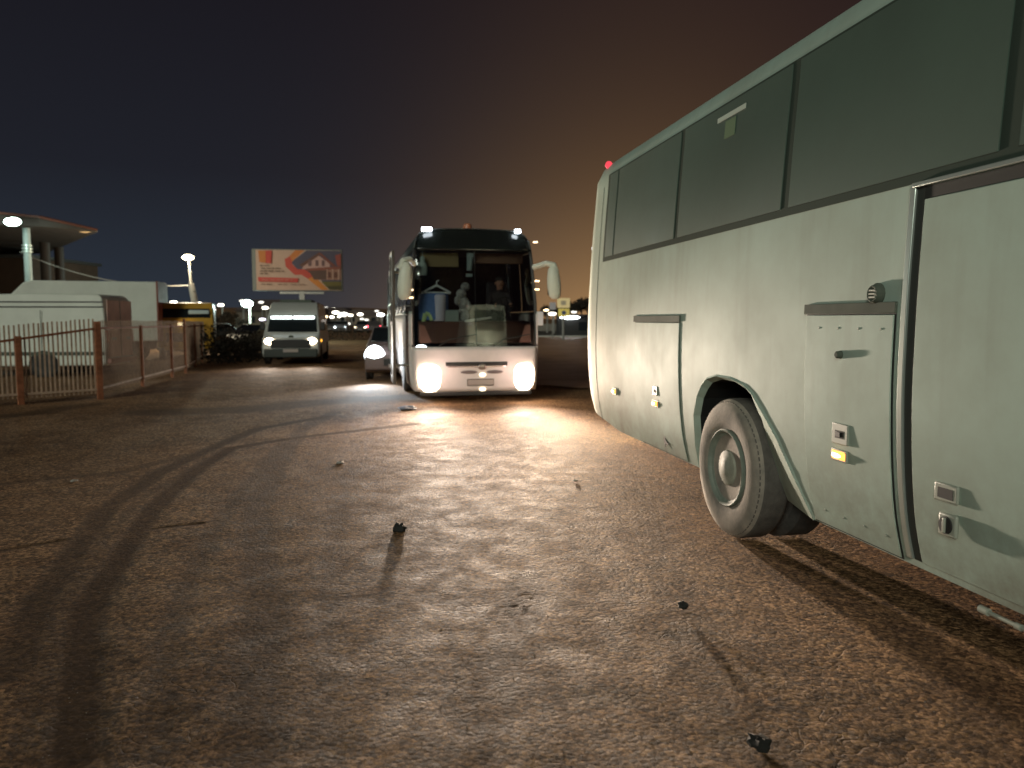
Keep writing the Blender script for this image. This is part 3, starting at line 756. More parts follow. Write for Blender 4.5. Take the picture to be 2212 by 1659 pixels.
# the entrance door swung out beside the flank
dr = MB(); xd = -1.60
for (ya, yb, za, zb) in ((0.42, 0.50, 0.35, 3.0), (1.30, 1.38, 0.35, 3.0), (0.50, 1.30, 2.92, 3.0), (0.50, 1.30, 0.35, 0.48), (0.50, 1.30, 1.52, 1.60)):
    dr.box(xd-0.03, xd+0.03, ya, yb, za, zb)
dr_o = dr.build('entrance_door', mat('door_frame_dark', (0.10, 0.085, 0.07), 0.45), far, bevel=0.008)
MB().box(xd-0.008, xd+0.008, 0.50, 1.30, 1.60, 2.92).build('door_glass', mat('side_glass', (0,0,0)), dr_o)
MB().box(xd-0.015, xd+0.015, 0.50, 1.30, 0.48, 1.52).build('door_panel', white2, dr_o, bevel=0.004)
MB().path([(xd-0.05, 0.62, 1.0), (xd-0.09, 0.62, 1.05), (xd-0.09, 0.62, 1.9), (xd-0.05, 0.62, 1.95)], 0.018).build('grab_rail', trim_silver, dr_o, smooth=True)
MB().tube((xd+0.02, 0.9, 2.6), (-1.25, 0.9, 2.6), 0.025).tube((xd+0.02, 0.9, 0.7), (-1.25, 0.9, 0.7), 0.025).build('hinge_arm', trim_silver, dr_o)
m = MB()
for z_ in (1.12, 1.72, 1.90, 2.18): MB().box(-1.40, -1.22, 0.34, 0.36, z_, z_+0.02).build('chrome_trim', mat('chrome_bright', (0.9, 0.9, 0.88), 0.15, metal=0.9), dr_o)
def simple_wheel(par, c, axis, r, wd, sgn, n=28):
    """sgn points outwards along the axis"""
    w_ = MB().lathe([(sgn*0.0, r*.58), (sgn*0.012, r*.75), (0, r*.93), (-sgn*0.03, r), (-sgn*(wd-0.03), r), (-sgn*wd, r*.9), (-sgn*wd, r*.5)], c, axis, n).build('wheel', tread_m, par, smooth=True)
    MB().lathe([(-sgn*0.02, r*.60), (sgn*0.004, r*.60), (-sgn*0.03, r*.50), (-sgn*0.05, r*.25), (-sgn*0.01, r*.2), (-sgn*0.01, 0)], c, axis, n).build('rim', rim_m, w_, smooth=True)
    return w_
for y in (2.75, 8.9):
    for s_ in (-1, 1):
        simple_wheel(far, (s_*1.285, y, 0.52), 'x', 0.52, 0.28, s_)

def in_far(o): return place(o, FC, FA)
# things standing behind the windscreen
teal = mat('pale_teal', (0.42, 0.52, 0.50), 0.7)
o = in_far(MB().lathe([(0, .27), (0.02, .30), (0.50, .30), (0.54, .27), (0.545, 0)], (-0.80, 0.50, 1.62), 'z', 24).build('blue_drum', mat('blue_cloth', (0.10, 0.20, 0.48), 0.7, var=0.3), smooth=True))
tag(o, 'blue drum behind the windscreen on the dashboard of the oncoming coach', 'drum')
hg = MB().path([(-1.05, 0.35, 2.17), (-0.95, 0.35, 2.22), (-0.75, 0.35, 2.32), (-0.55, 0.35, 2.22), (-0.47, 0.35, 2.17), (-1.05, 0.35, 2.17)], 0.022).path([(-0.75, 0.35, 2.32), (-0.75, 0.35, 2.40), (-0.70, 0.35, 2.42)], 0.012)
tag(in_far(hg.build('coat_hanger', mat('hanger_white', (0.6, 0.65, 0.68), 0.5), smooth=True)), 'white coat hanger hanging behind the windscreen above the blue drum', 'hanger')
tag(in_far(MB().lathe([(0, .14), (0.5, .15), (0.53, .12), (0.53, 0)], (-0.72, 0.32, 1.61), 'z', 22).build('paper_roll', mat('roll_white', (0.62, 0.62, 0.78), 0.8), smooth=True)), 'upright lilac white paper roll in front of the blue drum', 'paper roll')
m = MB().box(-0.66, -0.32, 0.26, 0.275, 1.60, 1.83)
rs = in_far(m.build('route_card', mat('card_grey', (0.25, 0.33, 0.33), 0.7), bevel=0.005)); tag(rs, 'small grey green route card propped against the windscreen glass', 'card')
tag(in_far(MB().path([(-1.02, 0.28, 1.60), (-0.99, 0.26, 1.76), (-0.90, 0.25, 1.74), (-0.86, 0.24, 1.62)], 0.045, 10).build('safety_vest', mat('hi_vis', (0.50, 0.66, 0.32), 0.8), smooth=True)), 'folded yellow green safety vest in the lower corner of the windscreen', 'vest')
m = MB()
for (dx, dz_, a, c_, k) in ((0,0,.14,.15,0), (0.03,.24,.12,.14,1), (-0.02,.44,.11,.10,2), (0.06,.58,.10,.09,3), (-0.1,.30,.07,.10,4), (0.11,.2,.07,.11,5)):
    m.ball((-0.22+dx, 0.45, 1.72+dz_), a, 0.11, c_)
tag(in_far(m.build('clothes_bundle', mat('bundle', (0.45, 0.47, 0.46), 0.9, var=0.85, scale=7, dust=(0.08, 0.08, 0.09)), smooth=True)), 'tall grey and white bundle of clothes on the dashboard middle', 'bundle')
tag(in_far(MB().tube((-0.18, 0.24, 1.60), (0.35, 0.30, 1.68), 0.035, 0.02, 12).ball((-0.18, 0.24, 1.60), 0.035).build('white_tube', mat('tube_white', (0.7, 0.72, 0.72), 0.5), smooth=True)), 'long white tube lying along the dashboard behind the glass', 'tube')
m = MB().lathe([(0, .09), (0.14, .10), (0.24, .075), (0.27, .05), (0.35, .05), (0.38, .02), (0.38, 0)], (-1.02, 0.42, 2.52), 'z', 16).tube((-1.02, 0.42, 2.88), (-1.02, 0.42, 3.0), 0.006)
tag(in_far(m.build('hanging_doll', teal, smooth=True)), 'pale figure hanging in the upper corner of the windscreen', 'doll')
m = MB().box(-0.13, 0.0, 0.38, 0.46, 2.88, 2.97).tube((-0.06, 0.42, 2.9), (-0.08, 0.42, 2.62), 0.07, 0.055, 12).box(-0.15, -0.02, 0.40, 0.44, 2.50, 2.56).tube((-0.06, .42, 2.97), (-0.06, .42, 3.0), 0.005)  # solid shape put in for a bottle-like reflection on the glass
tag(in_far(m.build('reflection_shape', mat('reflection', (0.28, 0.36, 0.38), 0.7), bevel=0.01)), 'grey pennant with pale top modelled at the middle of the windscreen', 'reflection')

# the driver
def person(name, joints, edges, label, loc, rz, m, feats=None):
    me = bpy.data.meshes.new(name)
    keys = list(joints); ix = {k: i for i, k in enumerate(keys)}
    me.from_pydata([joints[k][:3] for k in keys], [(ix[a], ix[b]) for a, b in edges], []); me.update()
    o = bpy.data.objects.new(name, me); COL.objects.link(o)
    sk = o.modifiers.new('skin', 'SKIN'); me.skin_vertices or me.skin_vertices
    for k in keys:
        r = joints[k][3]; rr = r if isinstance(r, tuple) else (r, r)
        me.skin_vertices[0].data[ix[k]].radius = rr
    me.skin_vertices[0].data[0].use_root = True
    sb = o.modifiers.new('sub', 'SUBSURF'); sb.levels = 1; sb.render_levels = 2
    me.materials.append(m); tag(o, label, 'person'); place(o, loc, rz)
    return o
# coach coordinates: x right in the picture, y towards the back, z up; driver faces -y
dx = 0.66; J = {'pelvis': (dx, 1.20, 1.72, .15), 'waist': (dx, 1.19, 1.90, .13), 'chest': (dx, 1.15, 2.08, (.17, .12)), 'neck0': (dx, 1.12, 2.22, .065), 'neck': (dx, 1.09, 2.29, .055),
     'head0': (dx, 1.07, 2.35, .075), 'head': (dx, 1.06, 2.43, .092), 'crown': (dx, 1.07, 2.50, .07)}
E = [('pelvis','waist'), ('waist','chest'), ('chest','neck0'), ('neck0','neck'), ('neck','head0'), ('head0','head'), ('head','crown')]
for s_, n_ in ((-1, 'a'), (1, 'b')):
    J.update({'sh'+n_: (dx+s_*0.19, 1.12, 2.16, .07), 'el'+n_: (dx+s_*0.25, 0.98, 1.90, .05), 'wr'+n_: (dx+s_*0.17, 0.76, 1.93, .032), 'pa'+n_: (dx+s_*0.165, 0.69, 1.95, .035),
              'hi'+n_: (dx+s_*0.10, 1.14, 1.68, .10), 'kn'+n_: (dx+s_*0.15, 0.82, 1.70, .075), 'an'+n_: (dx+s_*0.14, 0.80, 1.32, .045), 'to'+n_: (dx+s_*0.14, 0.72, 1.27, .038)})
    E += [('chest','sh'+n_), ('sh'+n_,'el'+n_), ('el'+n_,'wr'+n_), ('wr'+n_,'pa'+n_), ('pelvis','hi'+n_), ('hi'+n_,'kn'+n_), ('kn'+n_,'an'+n_), ('an'+n_,'to'+n_)]
    for q_ in range(4):
        J['f%s%d' % (n_, q_)] = (dx+s_*(0.185-0.0*q_), 0.655, 1.975-0.021*q_, .010); J['g%s%d' % (n_, q_)] = (dx+s_*0.15, 0.635, 1.975-0.021*q_, .009)
        E += [('pa'+n_, 'f%s%d' % (n_, q_)), ('f%s%d' % (n_, q_), 'g%s%d' % (n_, q_))]
    J['t'+n_] = (dx+s_*0.135, 0.68, 1.98, .011); E.append(('pa'+n_, 't'+n_))
jm = bpy.data.materials.new('driver_body'); jm.use_nodes = True; tt_ = jm.node_tree; pp = tt_.nodes['Principled BSDF']
tco = tt_.nodes.new('ShaderNodeTexCoord'); sx_ = tt_.nodes.new('ShaderNodeSeparateXYZ'); tt_.links.new(tco.outputs['Object'], sx_.inputs[0])
hd_m = mth(tt_, 'GREATER_THAN', sx_.outputs[2], 2.27); hn_m = mth(tt_, 'LESS_THAN', sx_.outputs[1], 0.735)
hn_m = mth(tt_, 'MULTIPLY', hn_m, mth(tt_, 'GREATER_THAN', sx_.outputs[2], 1.88))
tt_.links.new(mixc(tt_, mth(tt_, 'MAXIMUM', hd_m, hn_m), (0.03, 0.025, 0.028), (0.40, 0.21, 0.15)), pp.inputs['Base Color']); pp.inputs['Roughness'].default_value = 0.7
drv = person('person', J, E, 'driver in dark jacket seated at the wheel behind the coach windscreen', FC, FA, jm)
MB().ball((dx, 1.085, 2.475), 0.098, 0.10, 0.075).build('hair', mat('hair', (0.02, 0.016, 0.013), 0.8), drv, smooth=True)
m = MB().ball((dx, 0.962, 2.405), 0.014, 0.02, 0.02)
for s_ in (-1, 1): m.ball((dx+s_*0.09, 1.07, 2.40), 0.012, 0.022, 0.032)
m.build('nose_and_ears', skin_m, drv, smooth=True)
m = MB()
for s_ in (-1, 1): m.ball((dx+s_*0.032, 0.975, 2.43), 0.012, 0.008, 0.008)
m.ball((dx, 0.972, 2.36), 0.024, 0.008, 0.006)
m.build('eyes_and_mouth', mat('face_dark', (0.05, 0.025, 0.02), 0.5), drv, smooth=True)
m = MB(); c_ = Vector((dx, 0.64, 1.93))
ring = [c_+Vector((0.20*math.cos(a), -0.10*math.sin(a), 0.17*math.sin(a))) for a in [2*PI*k/24 for k in range(25)]]
m.path(ring, 0.014).tube(c_, (dx, 0.52, 1.66), 0.03)
for a in (0, 2.1, 4.2): m.tube(c_, c_+Vector((0.20*math.cos(a), -0.10*math.sin(a), 0.17*math.sin(a))), 0.012)
m.build('steering_wheel', rubber, far, smooth=True)
MB().box(dx-0.24, dx+0.24, 1.05, 1.45, 1.48, 1.60).box(dx-0.23, dx+0.23, 1.34, 1.46, 1.55, 2.45).box(dx-0.15, dx+0.15, 1.1, 1.3, 1.2, 1.5).build('driver_seat', mat('driver_seat', (0.03, 0.03, 0.035), 0.9), far, bevel=0.05)

# ------------------------------------------------------------------ smaller vehicles
def vehicle(name, label, cat, loc, rz, prof_, Wd, pm, ws=None, sidewin=(), wheels=(), wr=0.34, head=None, tail=None, extra=None, group=None, tumble=0.06, tz=1.15, bev=0.05, ground=0.0):
    """front at -x, rear at x=0, one flank at y=0 and the other at y=Wd"""
    v = thing(name, label, cat, loc, rz, group)
    zmax = max(p[1] for p in prof_)
    def ty(y, z):
        if z <= tz: return y
        k = tumble*(z-tz)/(zmax-tz); return y+k if y < Wd/2 else y-k
    m = MB(); n_ = len(prof_)
    for y in (0, Wd): pass
    vs = [(x, ty(y, z), z) for y in (0, Wd) for x, z in prof_]
    fs = [(k, (k+1) % n_, n_+(k+1) % n_, n_+k) for k in range(n_)] + [tuple(range(n_)), tuple(range(n_, 2*n_))]
    m.add(vs, fs); m.build('body', pm, v, bevel=bev, seg=3)
    v['zmax'] = zmax
    del v['zmax']
    if ws:
        (xa, za), (xb, zb) = ws   # bottom, top of the windscreen in the side view
        d = Vector((xb-xa, 0, zb-za)).normalized(); nn = Vector((-d.z, 0, d.x)); 
        if nn.x > 0: nn = -nn
        ia, ib = 0.10, 0.16
        q_ = [Vector((xa, ia, za)), Vector((xa, Wd-ia, za)), Vector((xb, Wd-ib, zb)), Vector((xb, ib, zb))]
        q0 = [p_+nn*0.012 for p_ in q_]; q1 = [p_-nn*0.01 for p_ in q_]
        MB().add(q0+q1, [(0,1,2,3), (4,7,6,5), (0,4,5,1), (1,5,6,2), (2,6,7,3), (3,7,4,0)]).build('windscreen', mat('car_glass', (0.012, 0.016, 0.018), 0.10), v, bevel=0.01)
    for (x0, x1, z0, z1) in sidewin:
        for y, sg in ((0, -1), (Wd, 1)):
            y0, y1 = ty(y, z0)+sg*0.010, ty(y, z1)+sg*0.010
            vs = [(x0, y0, z0), (x1, y0, z0), (x1, y1, z1), (x0, y1, z1)]; vb = [(a, b_-sg*0.02, c_) for a, b_, c_ in vs]
            MB().add(vs+vb, [(0,1,2,3), (4,7,6,5), (0,4,5,1), (1,5,6,2), (2,6,7,3), (3,7,4,0)]).build('side_window', mat('car_glass', (0,0,0)), v, bevel=0.008)
    for x in wheels:
        for y, sg in ((0, -1), (Wd, 1)):
            MB().lathe([(sg*0.012, wr*1.16), (-sg*0.05, wr*1.16), (-sg*0.05, wr*0.9)], (x, y, wr), 'y', 28).build('wheel_arch', dark_under, v)
            simple_wheel(v, (x, y+sg*0.02, wr), 'y', wr, 0.20, sg, 24)
    xf = min(p[0] for p in prof_)
    if head:
        x, z, hh, hw, hm, inset_ = head
        for y in (inset_, Wd-inset_):
            MB().ball((x, y, z), 0.06, hw, hh, 16, 10).build('headlight', hm, v, smooth=True)
    if tail:
        x, z, hh, tm = tail
        for y in (0.12, Wd-0.12):
            MB().box(x-0.02, x+0.02, y-0.07, y+0.07, z-hh, z+hh).build('tail_light', tm, v, bevel=0.01)
    if extra: extra(v, Wd, ty)
    return v
VAN = [(0,0.38), (0,1.0), (-0.02,1.8), (-0.08,2.28), (-0.2,2.36), (-2.0,2.38), (-3.55,2.34), (-3.75,2.25), (-4.55,1.42), (-4.75,1.33), (-5.22,1.12), (-5.30,0.85), (-5.30,0.40), (-5.1,0.30), (-0.1,0.32)]
van_paint = mat('van_paint', (0.72, 0.76, 0.68), 0.45, var=0.12, scale=1.0)
tail_dim = mat('tail_red_dim', (0.5, 0.06, 0.05), 0.3)
def van_extra(v, Wd, ty):
    for z_ in (2.12, 1.98):
        MB().box(-3.3, -0.06, ty(0, z_)-0.014, ty(0, z_)+0.01, z_, z_+0.035).build('side_moulding', dark_plastic, v)
    MB().box(-5.0, -0.05, -0.022, 0.0, 0.62, 0.72).build('rub_strip', strip_grey, v)
    for x in (-1.75, -3.0):
        MB().box(x-0.008, x+0.008, -0.006, 0.0, 0.45, 1.9).build('panel_seam', strip_grey, v)
    rd = MB().box(0.0, 0.03, 0.12, Wd-0.12, 0.55, 2.20).build('rear_door', mat('rear_door_warm_light', (0.85, 0.58, 0.48), 0.5, var=0.15), v, bevel=0.02)  # warm headlight light on the rear is put into this pink
    MB().box(0.03, 0.036, Wd/2-0.01, Wd/2+0.01, 0.55, 2.2).build('door_gap', strip_grey, rd)
    MB().box(0.03, 0.05, 0.30, 0.62, 1.05, 1.12).box(0.03, 0.05, Wd-0.62, Wd-0.3, 1.05, 1.12).build('door_handle', trim_silver, rd)
    MB().box(0.0, 0.12, 0.05, Wd-0.05, 0.36, 0.52).build('rear_bumper', mat('bumper_warm_light', (0.45, 0.22, 0.18), 0.5), v, bevel=0.03)  # same warm light put into the bumper colour
    MB().box(-3.75, -3.55, -0.2, -0.05, 1.45, 1.75).build('wing_mirror', dark_plastic, v, bevel=0.03)
p0 = at(227, 700, 22.0)
vehicle('panel_van', 'white panel van with warm light coloured into its rear, parked behind the rusty fence at far left', 'van', (p0.x, 22.0, 0), R(5), VAN, 1.95, van_paint,
        ws=((-4.50,1.47), (-3.82,2.18)), sidewin=[(-3.78,-3.02,1.45,2.05)], wheels=(-1.72, -4.55), wr=0.35, head=(-5.26, 0.9, 0.12, 0.12, mat('lamp_off', (0.4,0.42,0.42), 0.2), 0.22), tail=(0.0, 1.15, 0.18, tail_dim), extra=van_extra)
TRK = [(0,0.80), (0,3.0), (-0.03,3.10), (-4.35,3.10), (-4.6,3.02), (-5.35,2.25), (-5.6,1.45), (-6.2,1.2), (-6.3,0.5), (-4.2,0.5), (-4.1,0.80)]
def trk_extra(v, Wd, ty):
    MB().box(-0.03, 0.03, -0.02, Wd+0.02, 0.78, 3.12).build('rear_frame', mat('rust_red', (0.28, 0.07, 0.04), 0.6, var=0.3), v, bevel=0.01)
    MB().box(-4.2, -0.4, 0.3, Wd-0.3, 0.45, 0.80).build('chassis', dark_under, v)
    MB().box(-0.1, 0.05, 0.1, Wd-0.1, 0.42, 0.52).build('rear_bar', strip_grey, v)
p0 = at(342, 700, 30.0)
vehicle('box_truck', 'tall white box truck with a red rear frame standing behind the panel van', 'truck', (p0.x, 30.0, 0), R(15), TRK, 2.15, van_paint,
        ws=((-5.55,1.55), (-5.30,2.2)), wheels=(-1.2, -5.2), wr=0.42, extra=trk_extra, tumble=0.02)
# the minibus facing the camera
MINI = [(0,0.38), (0,1.0), (-0.03,2.05), (-0.15,2.26), (-3.3,2.30), (-3.7,2.25), (-4.0,2.02), (-4.15,1.84), (-4.72,1.15), (-4.82,1.07), (-5.2,0.98), (-5.32,0.82), (-5.34,0.42), (-5.2,0.28), (-0.1,0.32)]
def mini_extra(v, Wd, ty):
    xf = -5.34
    MB().box(xf-0.03, xf+0.06, 0.30, Wd-0.30, 0.62, 0.92).build('grille', dark_plastic, v, bevel=0.02)
    MB().box(xf-0.05, xf+0.08, 0.06, Wd-0.06, 0.28, 0.60).build('bumper', mat('bumper_dark', (0.045, 0.055, 0.05), 0.6), v, bevel=0.04)
    MB().box(xf-0.065, xf-0.045, Wd/2-0.26, Wd/2+0.26, 0.47, 0.58).build('number_plate', mat('plate_face', (0,0,0)), v, bevel=0.004)
    MB().lathe([(-0.02, .001), (-0.02, .10), (0.02, .10), (0.02, 0.001)], (xf+0.22, Wd/2, 0.98), 'x', 20).build('badge', strip_grey, v)
    for y0, y1 in ((0.22, Wd/2-0.01), (Wd/2+0.03, Wd-0.20)):
        MB().box(-4.34, -4.27, y0, y1, 1.665, 1.765).build('windscreen_light_strip', mat('strip_lit', (1,1,1), 0.4, emit=(0.88, 1.0, 0.96), estr=5), v, bevel=0.02)
    MB().box(-3.2, -1.6, 0.4, Wd-0.4, 2.25, 2.40).build('roof_vent', strip_grey, v, bevel=0.03)
    for y in (-0.16, Wd+0.02):
        MB().box(-4.45, -4.35, y, y+0.16, 1.25, 1.55).build('wing_mirror', dark_plastic, v, bevel=0.03)
    MB().box(-4.4, -4.2, Wd, Wd+0.03, 0.82, 0.90).build('indicator', mat('amber_flash', (1,.5,.1), 0.3, emit=(1, 0.45, 0.05), estr=3), v, bevel=0.01)
    MB().box(-4.4, -4.2, -0.03, 0, 0.82, 0.90).build('indicator', mat('amber_flash', (0,0,0)), v, bevel=0.01)
    for s_, y in ((0, 0.25), (1, Wd-0.25)):
        spot((xf-0.2, y, 0.82), (-1, 0, 0.0), 380, (1.0, 0.85, 0.7), 80, 1.0, 0.08, v)
hdg = R(99.8)
fcx, fcy = -7.95, 27.6
L_, W_ = 5.34, 1.98
ox = fcx - (math.cos(hdg)*(-L_) - math.sin(hdg)*(W_/2)); oy = fcy - (math.sin(hdg)*(-L_) + math.cos(hdg)*(W_/2))
vehicle('minibus', 'white minibus facing the camera below the billboard, headlights and windscreen strips lit', 'minibus', (ox, oy, 0), hdg, MINI, W_, white_paint,
        ws=((-4.69,1.18), (-4.19,1.79)), sidewin=[(-3.9,-3.2,1.2,1.75), (-3.1,-1.9,1.2,1.75), (-1.8,-0.4,1.2,1.75)], wheels=(-0.95, -4.35), wr=0.34,
        head=(-5.30, 0.86, 0.13, 0.17, head_on, 0.25), extra=mini_extra, tumble=0.14)
CAR = [(0,0.35), (-0.02,0.75), (-0.15,0.95), (-0.75,1.0), (-1.35,1.42), (-2.5,1.45), (-3.35,0.98), (-4.25,0.82), (-4.42,0.65), (-4.42,0.32), (-4.2,0.22), (-0.2,0.22)]
def car(label, x, y, rz, pm, hm=None, tm=None, group='cars on the far road', beams=0, hh=0.09):
    L_, W_ = 4.42, 1.75
    ox = x - (math.cos(rz)*(-L_/2) - math.sin(rz)*(W_/2)); oy = y - (math.sin(rz)*(-L_/2) + math.cos(rz)*(W_/2))
    def ex(v, Wd, ty):
        MB().box(-4.46, -4.40, 0.5, Wd-0.5, 0.42, 0.60).build('grille', dark_plastic, v, bevel=0.01)
        MB().box(-4.475, -4.46, Wd/2-0.25, Wd/2+0.25, 0.36, 0.46).build('number_plate', mat('plate_face', (0,0,0)), v)
        if beams:
            for yy in (0.25, Wd-0.25): spot((-4.6, yy, 0.62), (-1, 0, -0.05), beams, (0.9, 0.96, 1.0), 80, 1.0, 0.08, v)
    return vehicle('parked_car' if not hm and not tm else 'car', label, 'car', (ox, oy, 0), rz, CAR, W_, pm, ws=((-3.30,1.03), (-2.60,1.40)), sidewin=[(-2.5,-1.9,1.02,1.36), (-1.85,-1.1,1.02,1.34)],
                   wheels=(-0.8, -3.5), wr=0.31, head=(-4.36, 0.66, hh, max(0.16, hh*0.9), hm or mat('lamp_off', (0,0,0)), 0.26), tail=(0.0, 0.80, 0.08, tm or tail_dim), tumble=0.16, tz=0.95, group=group, extra=ex)
car('car with glaring bluish white headlights just behind the oncoming coach', -3.30, 22.6, R(97), mat('car_pale', (0.20, 0.15, 0.145), 0.35), head_cool, None, None, 1000, 0.30)
car('distant car with warm headlights left of the far road group', -23.5, 101, R(92), mat('car_grey', (0.10, 0.09, 0.09), 0.4), head_on, None)
car('distant car with white headlights in the middle of the far road group', -21.6, 98, R(95), mat('car_silver', (0.3, 0.3, 0.33), 0.4), head_cool, None)
car('distant car with warm headlights right of the far road group', -18.6, 97, R(88), mat('car_grey', (0,0,0)), head_on, None)
car('distant car showing one red tail light near the coach', -17.2, 96, R(-80), mat('car_grey', (0,0,0)), None, mat('tail_on', (1, .1, .1), 0.3, emit=(1, 0.08, 0.12), estr=10))
car('parked beige car beside the minibus seen over the fence', -11.6, 35.5, R(60), mat('car_beige', (0.30, 0.27, 0.18), 0.4), None, None, 'cars parked behind the fence')
car('parked dark red car in the gap between the yellow truck and minibus', -16.0, 41, R(20), mat('car_red', (0,0,0)), None, None, 'cars parked behind the fence')
car('parked pale grey car under the tall floodlight pole', -13.4, 43, R(35), mat('car_silver', (0,0,0)), None, None, 'cars parked behind the fence')
# yellow truck
YEL = [(0,0.6), (0,2.25), (-0.1,2.33), (-4.8,2.33), (-5.2,2.30), (-5.45,1.5), (-5.5,1.3), (-5.55,0.6), (-5.4,0.4), (-0.1,0.4)]
def yel_extra(v, Wd, ty):
    MB().box(-5.58, -5.50, 0.3, Wd-0.3, 0.75, 1.1).build('grille', dark_plastic, v, bevel=0.02)
    MB().box(-5.56, -5.44, 0.75, 1.35, 1.36, 1.52).build('lit_sign', mat('sign_warm', (1,.8,.5), 0.3, emit=(1, 0.78, 0.45), estr=2.6), v, bevel=0.02)
    MB().box(-5.44, -5.32, 0.18, 0.95, 1.86, 2.02).build('sun_visor', mat('visor_pale', (0.6, 0.7, 0.7), 0.4), v, bevel=0.02)
p0 = at(402, 700, 33.0)
rz = R(110)
fyx, fyy = at(402, 700, 31).x, 31.0
vehicle('yellow_truck', 'yellow truck cab with windscreen facing the yard beyond the fence', 'truck', (fyx+math.cos(rz)*5.5+math.sin(rz)*1.05, fyy+math.sin(rz)*5.5-math.cos(rz)*1.05, 0), rz, YEL, 2.1, mat('yellow_paint', (0.55, 0.30, 0.03), 0.45, var=0.2),
        ws=((-5.43,1.50), (-5.27,2.08)), sidewin=[(-5.0,-4.3,1.5,2.2)], wheels=(-1.1, -4.6), wr=0.42, extra=yel_extra, tumble=0.05)

# ------------------------------------------------------------------ fence
def fence_run(name, label, A, B, tops, rail_hi, rail_lo, step, posts, zlow=0.12):
    A = Vector((*A, 0)); B = Vector((*B, 0)); d = B-A; L = d.length; rz = math.atan2(d.y, d.x)
    f = thing(name, label, 'fence', A, rz)
    n_ = int(L/step); m = MB(); pw_ = 0.015 if step < 0.1 else 0.012
    for k in range(n_):
        s_ = (k+0.5)*step; tp = tops[0]+(tops[1]-tops[0])*s_/L + random.uniform(-.01, .01)
        lean = random.uniform(-.006, .006)
        m.add([(s_-pw_, -0.006, zlow), (s_+pw_, -0.006, zlow), (s_+pw_+lean, -0.006, tp), (s_-pw_+lean, -0.006, tp),
               (s_-pw_, 0.006, zlow), (s_+pw_, 0.006, zlow), (s_+pw_+lean, 0.006, tp), (s_-pw_+lean, 0.006, tp)],
              [(0,1,2,3), (4,7,6,5), (0,4,5,1), (1,5,6,2), (2,6,7,3), (3,7,4,0)])
    m.build('pickets', fence_m if step < 0.1 else mat('fence_far', (0.34, 0.22, 0.15), 0.75, var=0.4, scale=6), f)
    for (h0, h1), mm_ in ((rail_hi, rust_m), (rail_lo, fence_m)):
        vs = []
        for s_, h in ((0, h0), (L, h1)):
            vs += [(s_, -0.035, h-0.022), (s_, -0.010, h-0.022), (s_, -0.010, h+0.022), (s_, -0.035, h+0.022)]
        MB().add(vs, [(0,1,2,3), (4,7,6,5), (0,4,5,1), (1,5,6,2), (2,6,7,3), (3,7,4,0)]).build('rail', mm_, f)
    for s_, h in posts:
        pw = 0.055 if step < 0.1 else 0.035; p_ = MB().box(s_-pw, s_+pw, -0.06, 0.02, -0.05, h).build('post', rust_m, f, bevel=0.006)
    return f
g1 = gnd(216, 862); g0 = gnd(-160, 888); g2 = gnd(400, 806); g3 = gnd(446, 786)
fence_run('picket_fence', 'rusty picket fence panel nearest the camera at the left edge', g0, g1, (1.42, 1.66), (1.06, 1.46), (0.20, 0.20), 0.082, [(0.06, 1.5), (Vector((g1[0]-g0[0], g1[1]-g0[1])).length-1.42, 1.32), (Vector((g1[0]-g0[0], g1[1]-g0[1])).length, 1.60)])
fence_run('picket_fence', 'picket fence run going back from the rusty corner post', (g1[0]-0.04, g1[1]+0.13), g2, (1.62, 1.60), (1.46, 1.44), (0.22, 0.22), 0.115, [(3.0, 1.5), (6.0, 1.5), (Vector((g2[0]-g1[0], g2[1]-g1[1])).length-0.15, 1.66)])
fence_run('picket_fence', 'dark far end of the picket fence below the yellow truck', (g2[0]-0.03, g2[1]+0.2), (g3[0]-1.4, g3[1]+3.5), (1.60, 1.55), (1.42, 1.4), (0.22, 0.22), 0.12, [(3.0, 1.5), (6.0, 1.5)])

# ------------------------------------------------------------------ filling-station canopy, its columns and floodlights
can = thing('station_canopy', 'wedge shaped canopy with pale column and floodlights at upper left', 'canopy', (-28, 42, 0))
pl = [(-21.6,40.6), (-23.6,39.0), (-27,38.0), (-44,37), (-46,60), (-33,55)]
pl = [(x+28, y-42) for x, y in pl]
canm = mat('canopy_soffit', (0.022, 0.012, 0.007), 0.7, var=0.2)
m = MB(); n_ = len(pl)
zlo = [6.18, 6.25, 6.3, 6.4, 6.4, 6.3]; zhi = [6.30, 6.75, 7.0, 7.1, 7.1, 6.8]
m.add([(x, y, z) for (x, y), z in zip(pl, zlo)]+[(x, y, z) for (x, y), z in zip(pl, zhi)], [(k, (k+1) % n_, n_+(k+1) % n_, n_+k) for k in range(n_)]+[tuple(range(n_)), tuple(range(n_, 2*n_))])
m.build('roof', canm, can, bevel=0.05)
m = MB()
for (a, b_) in ((1, 0), (2, 1), (3, 2)):
    m.tube((pl[a][0], pl[a][1]-0.06, zhi[a]), (pl[b_][0], pl[b_][1]-0.06, zhi[b_]), 0.08, 0.06)
m.build('fascia', mat('fascia_red', (0.07, 0.02, 0.012), 0.5), can)
c0 = at(62, 600, 39.5)
m = MB().lathe([(0, .19), (6.3, .17)], (c0.x+28, -2.5, 0), 'z', 20); cl = m.build('column', mat('column_pale', (0.26, 0.31, 0.30), 0.5, var=0.2), can, smooth=True)
m = MB()
for z_ in (5.05, 5.2, 5.35): m.lathe([(0, .25), (0.06, .25)], (c0.x+28, -2.5, z_), 'z', 20)
m.build('collar', trim_silver, cl, smooth=True)
for px_, dd in ((100, 47), (130, 50)):
    c_ = at(px_, 600, dd); MB().lathe([(0, .28), (6.3, .28)], (c_.x+28, dd-42, 0), 'z', 16).build('rear_column', mat('dark_column', (0.03, 0.02, 0.015), 0.7), can, smooth=True)
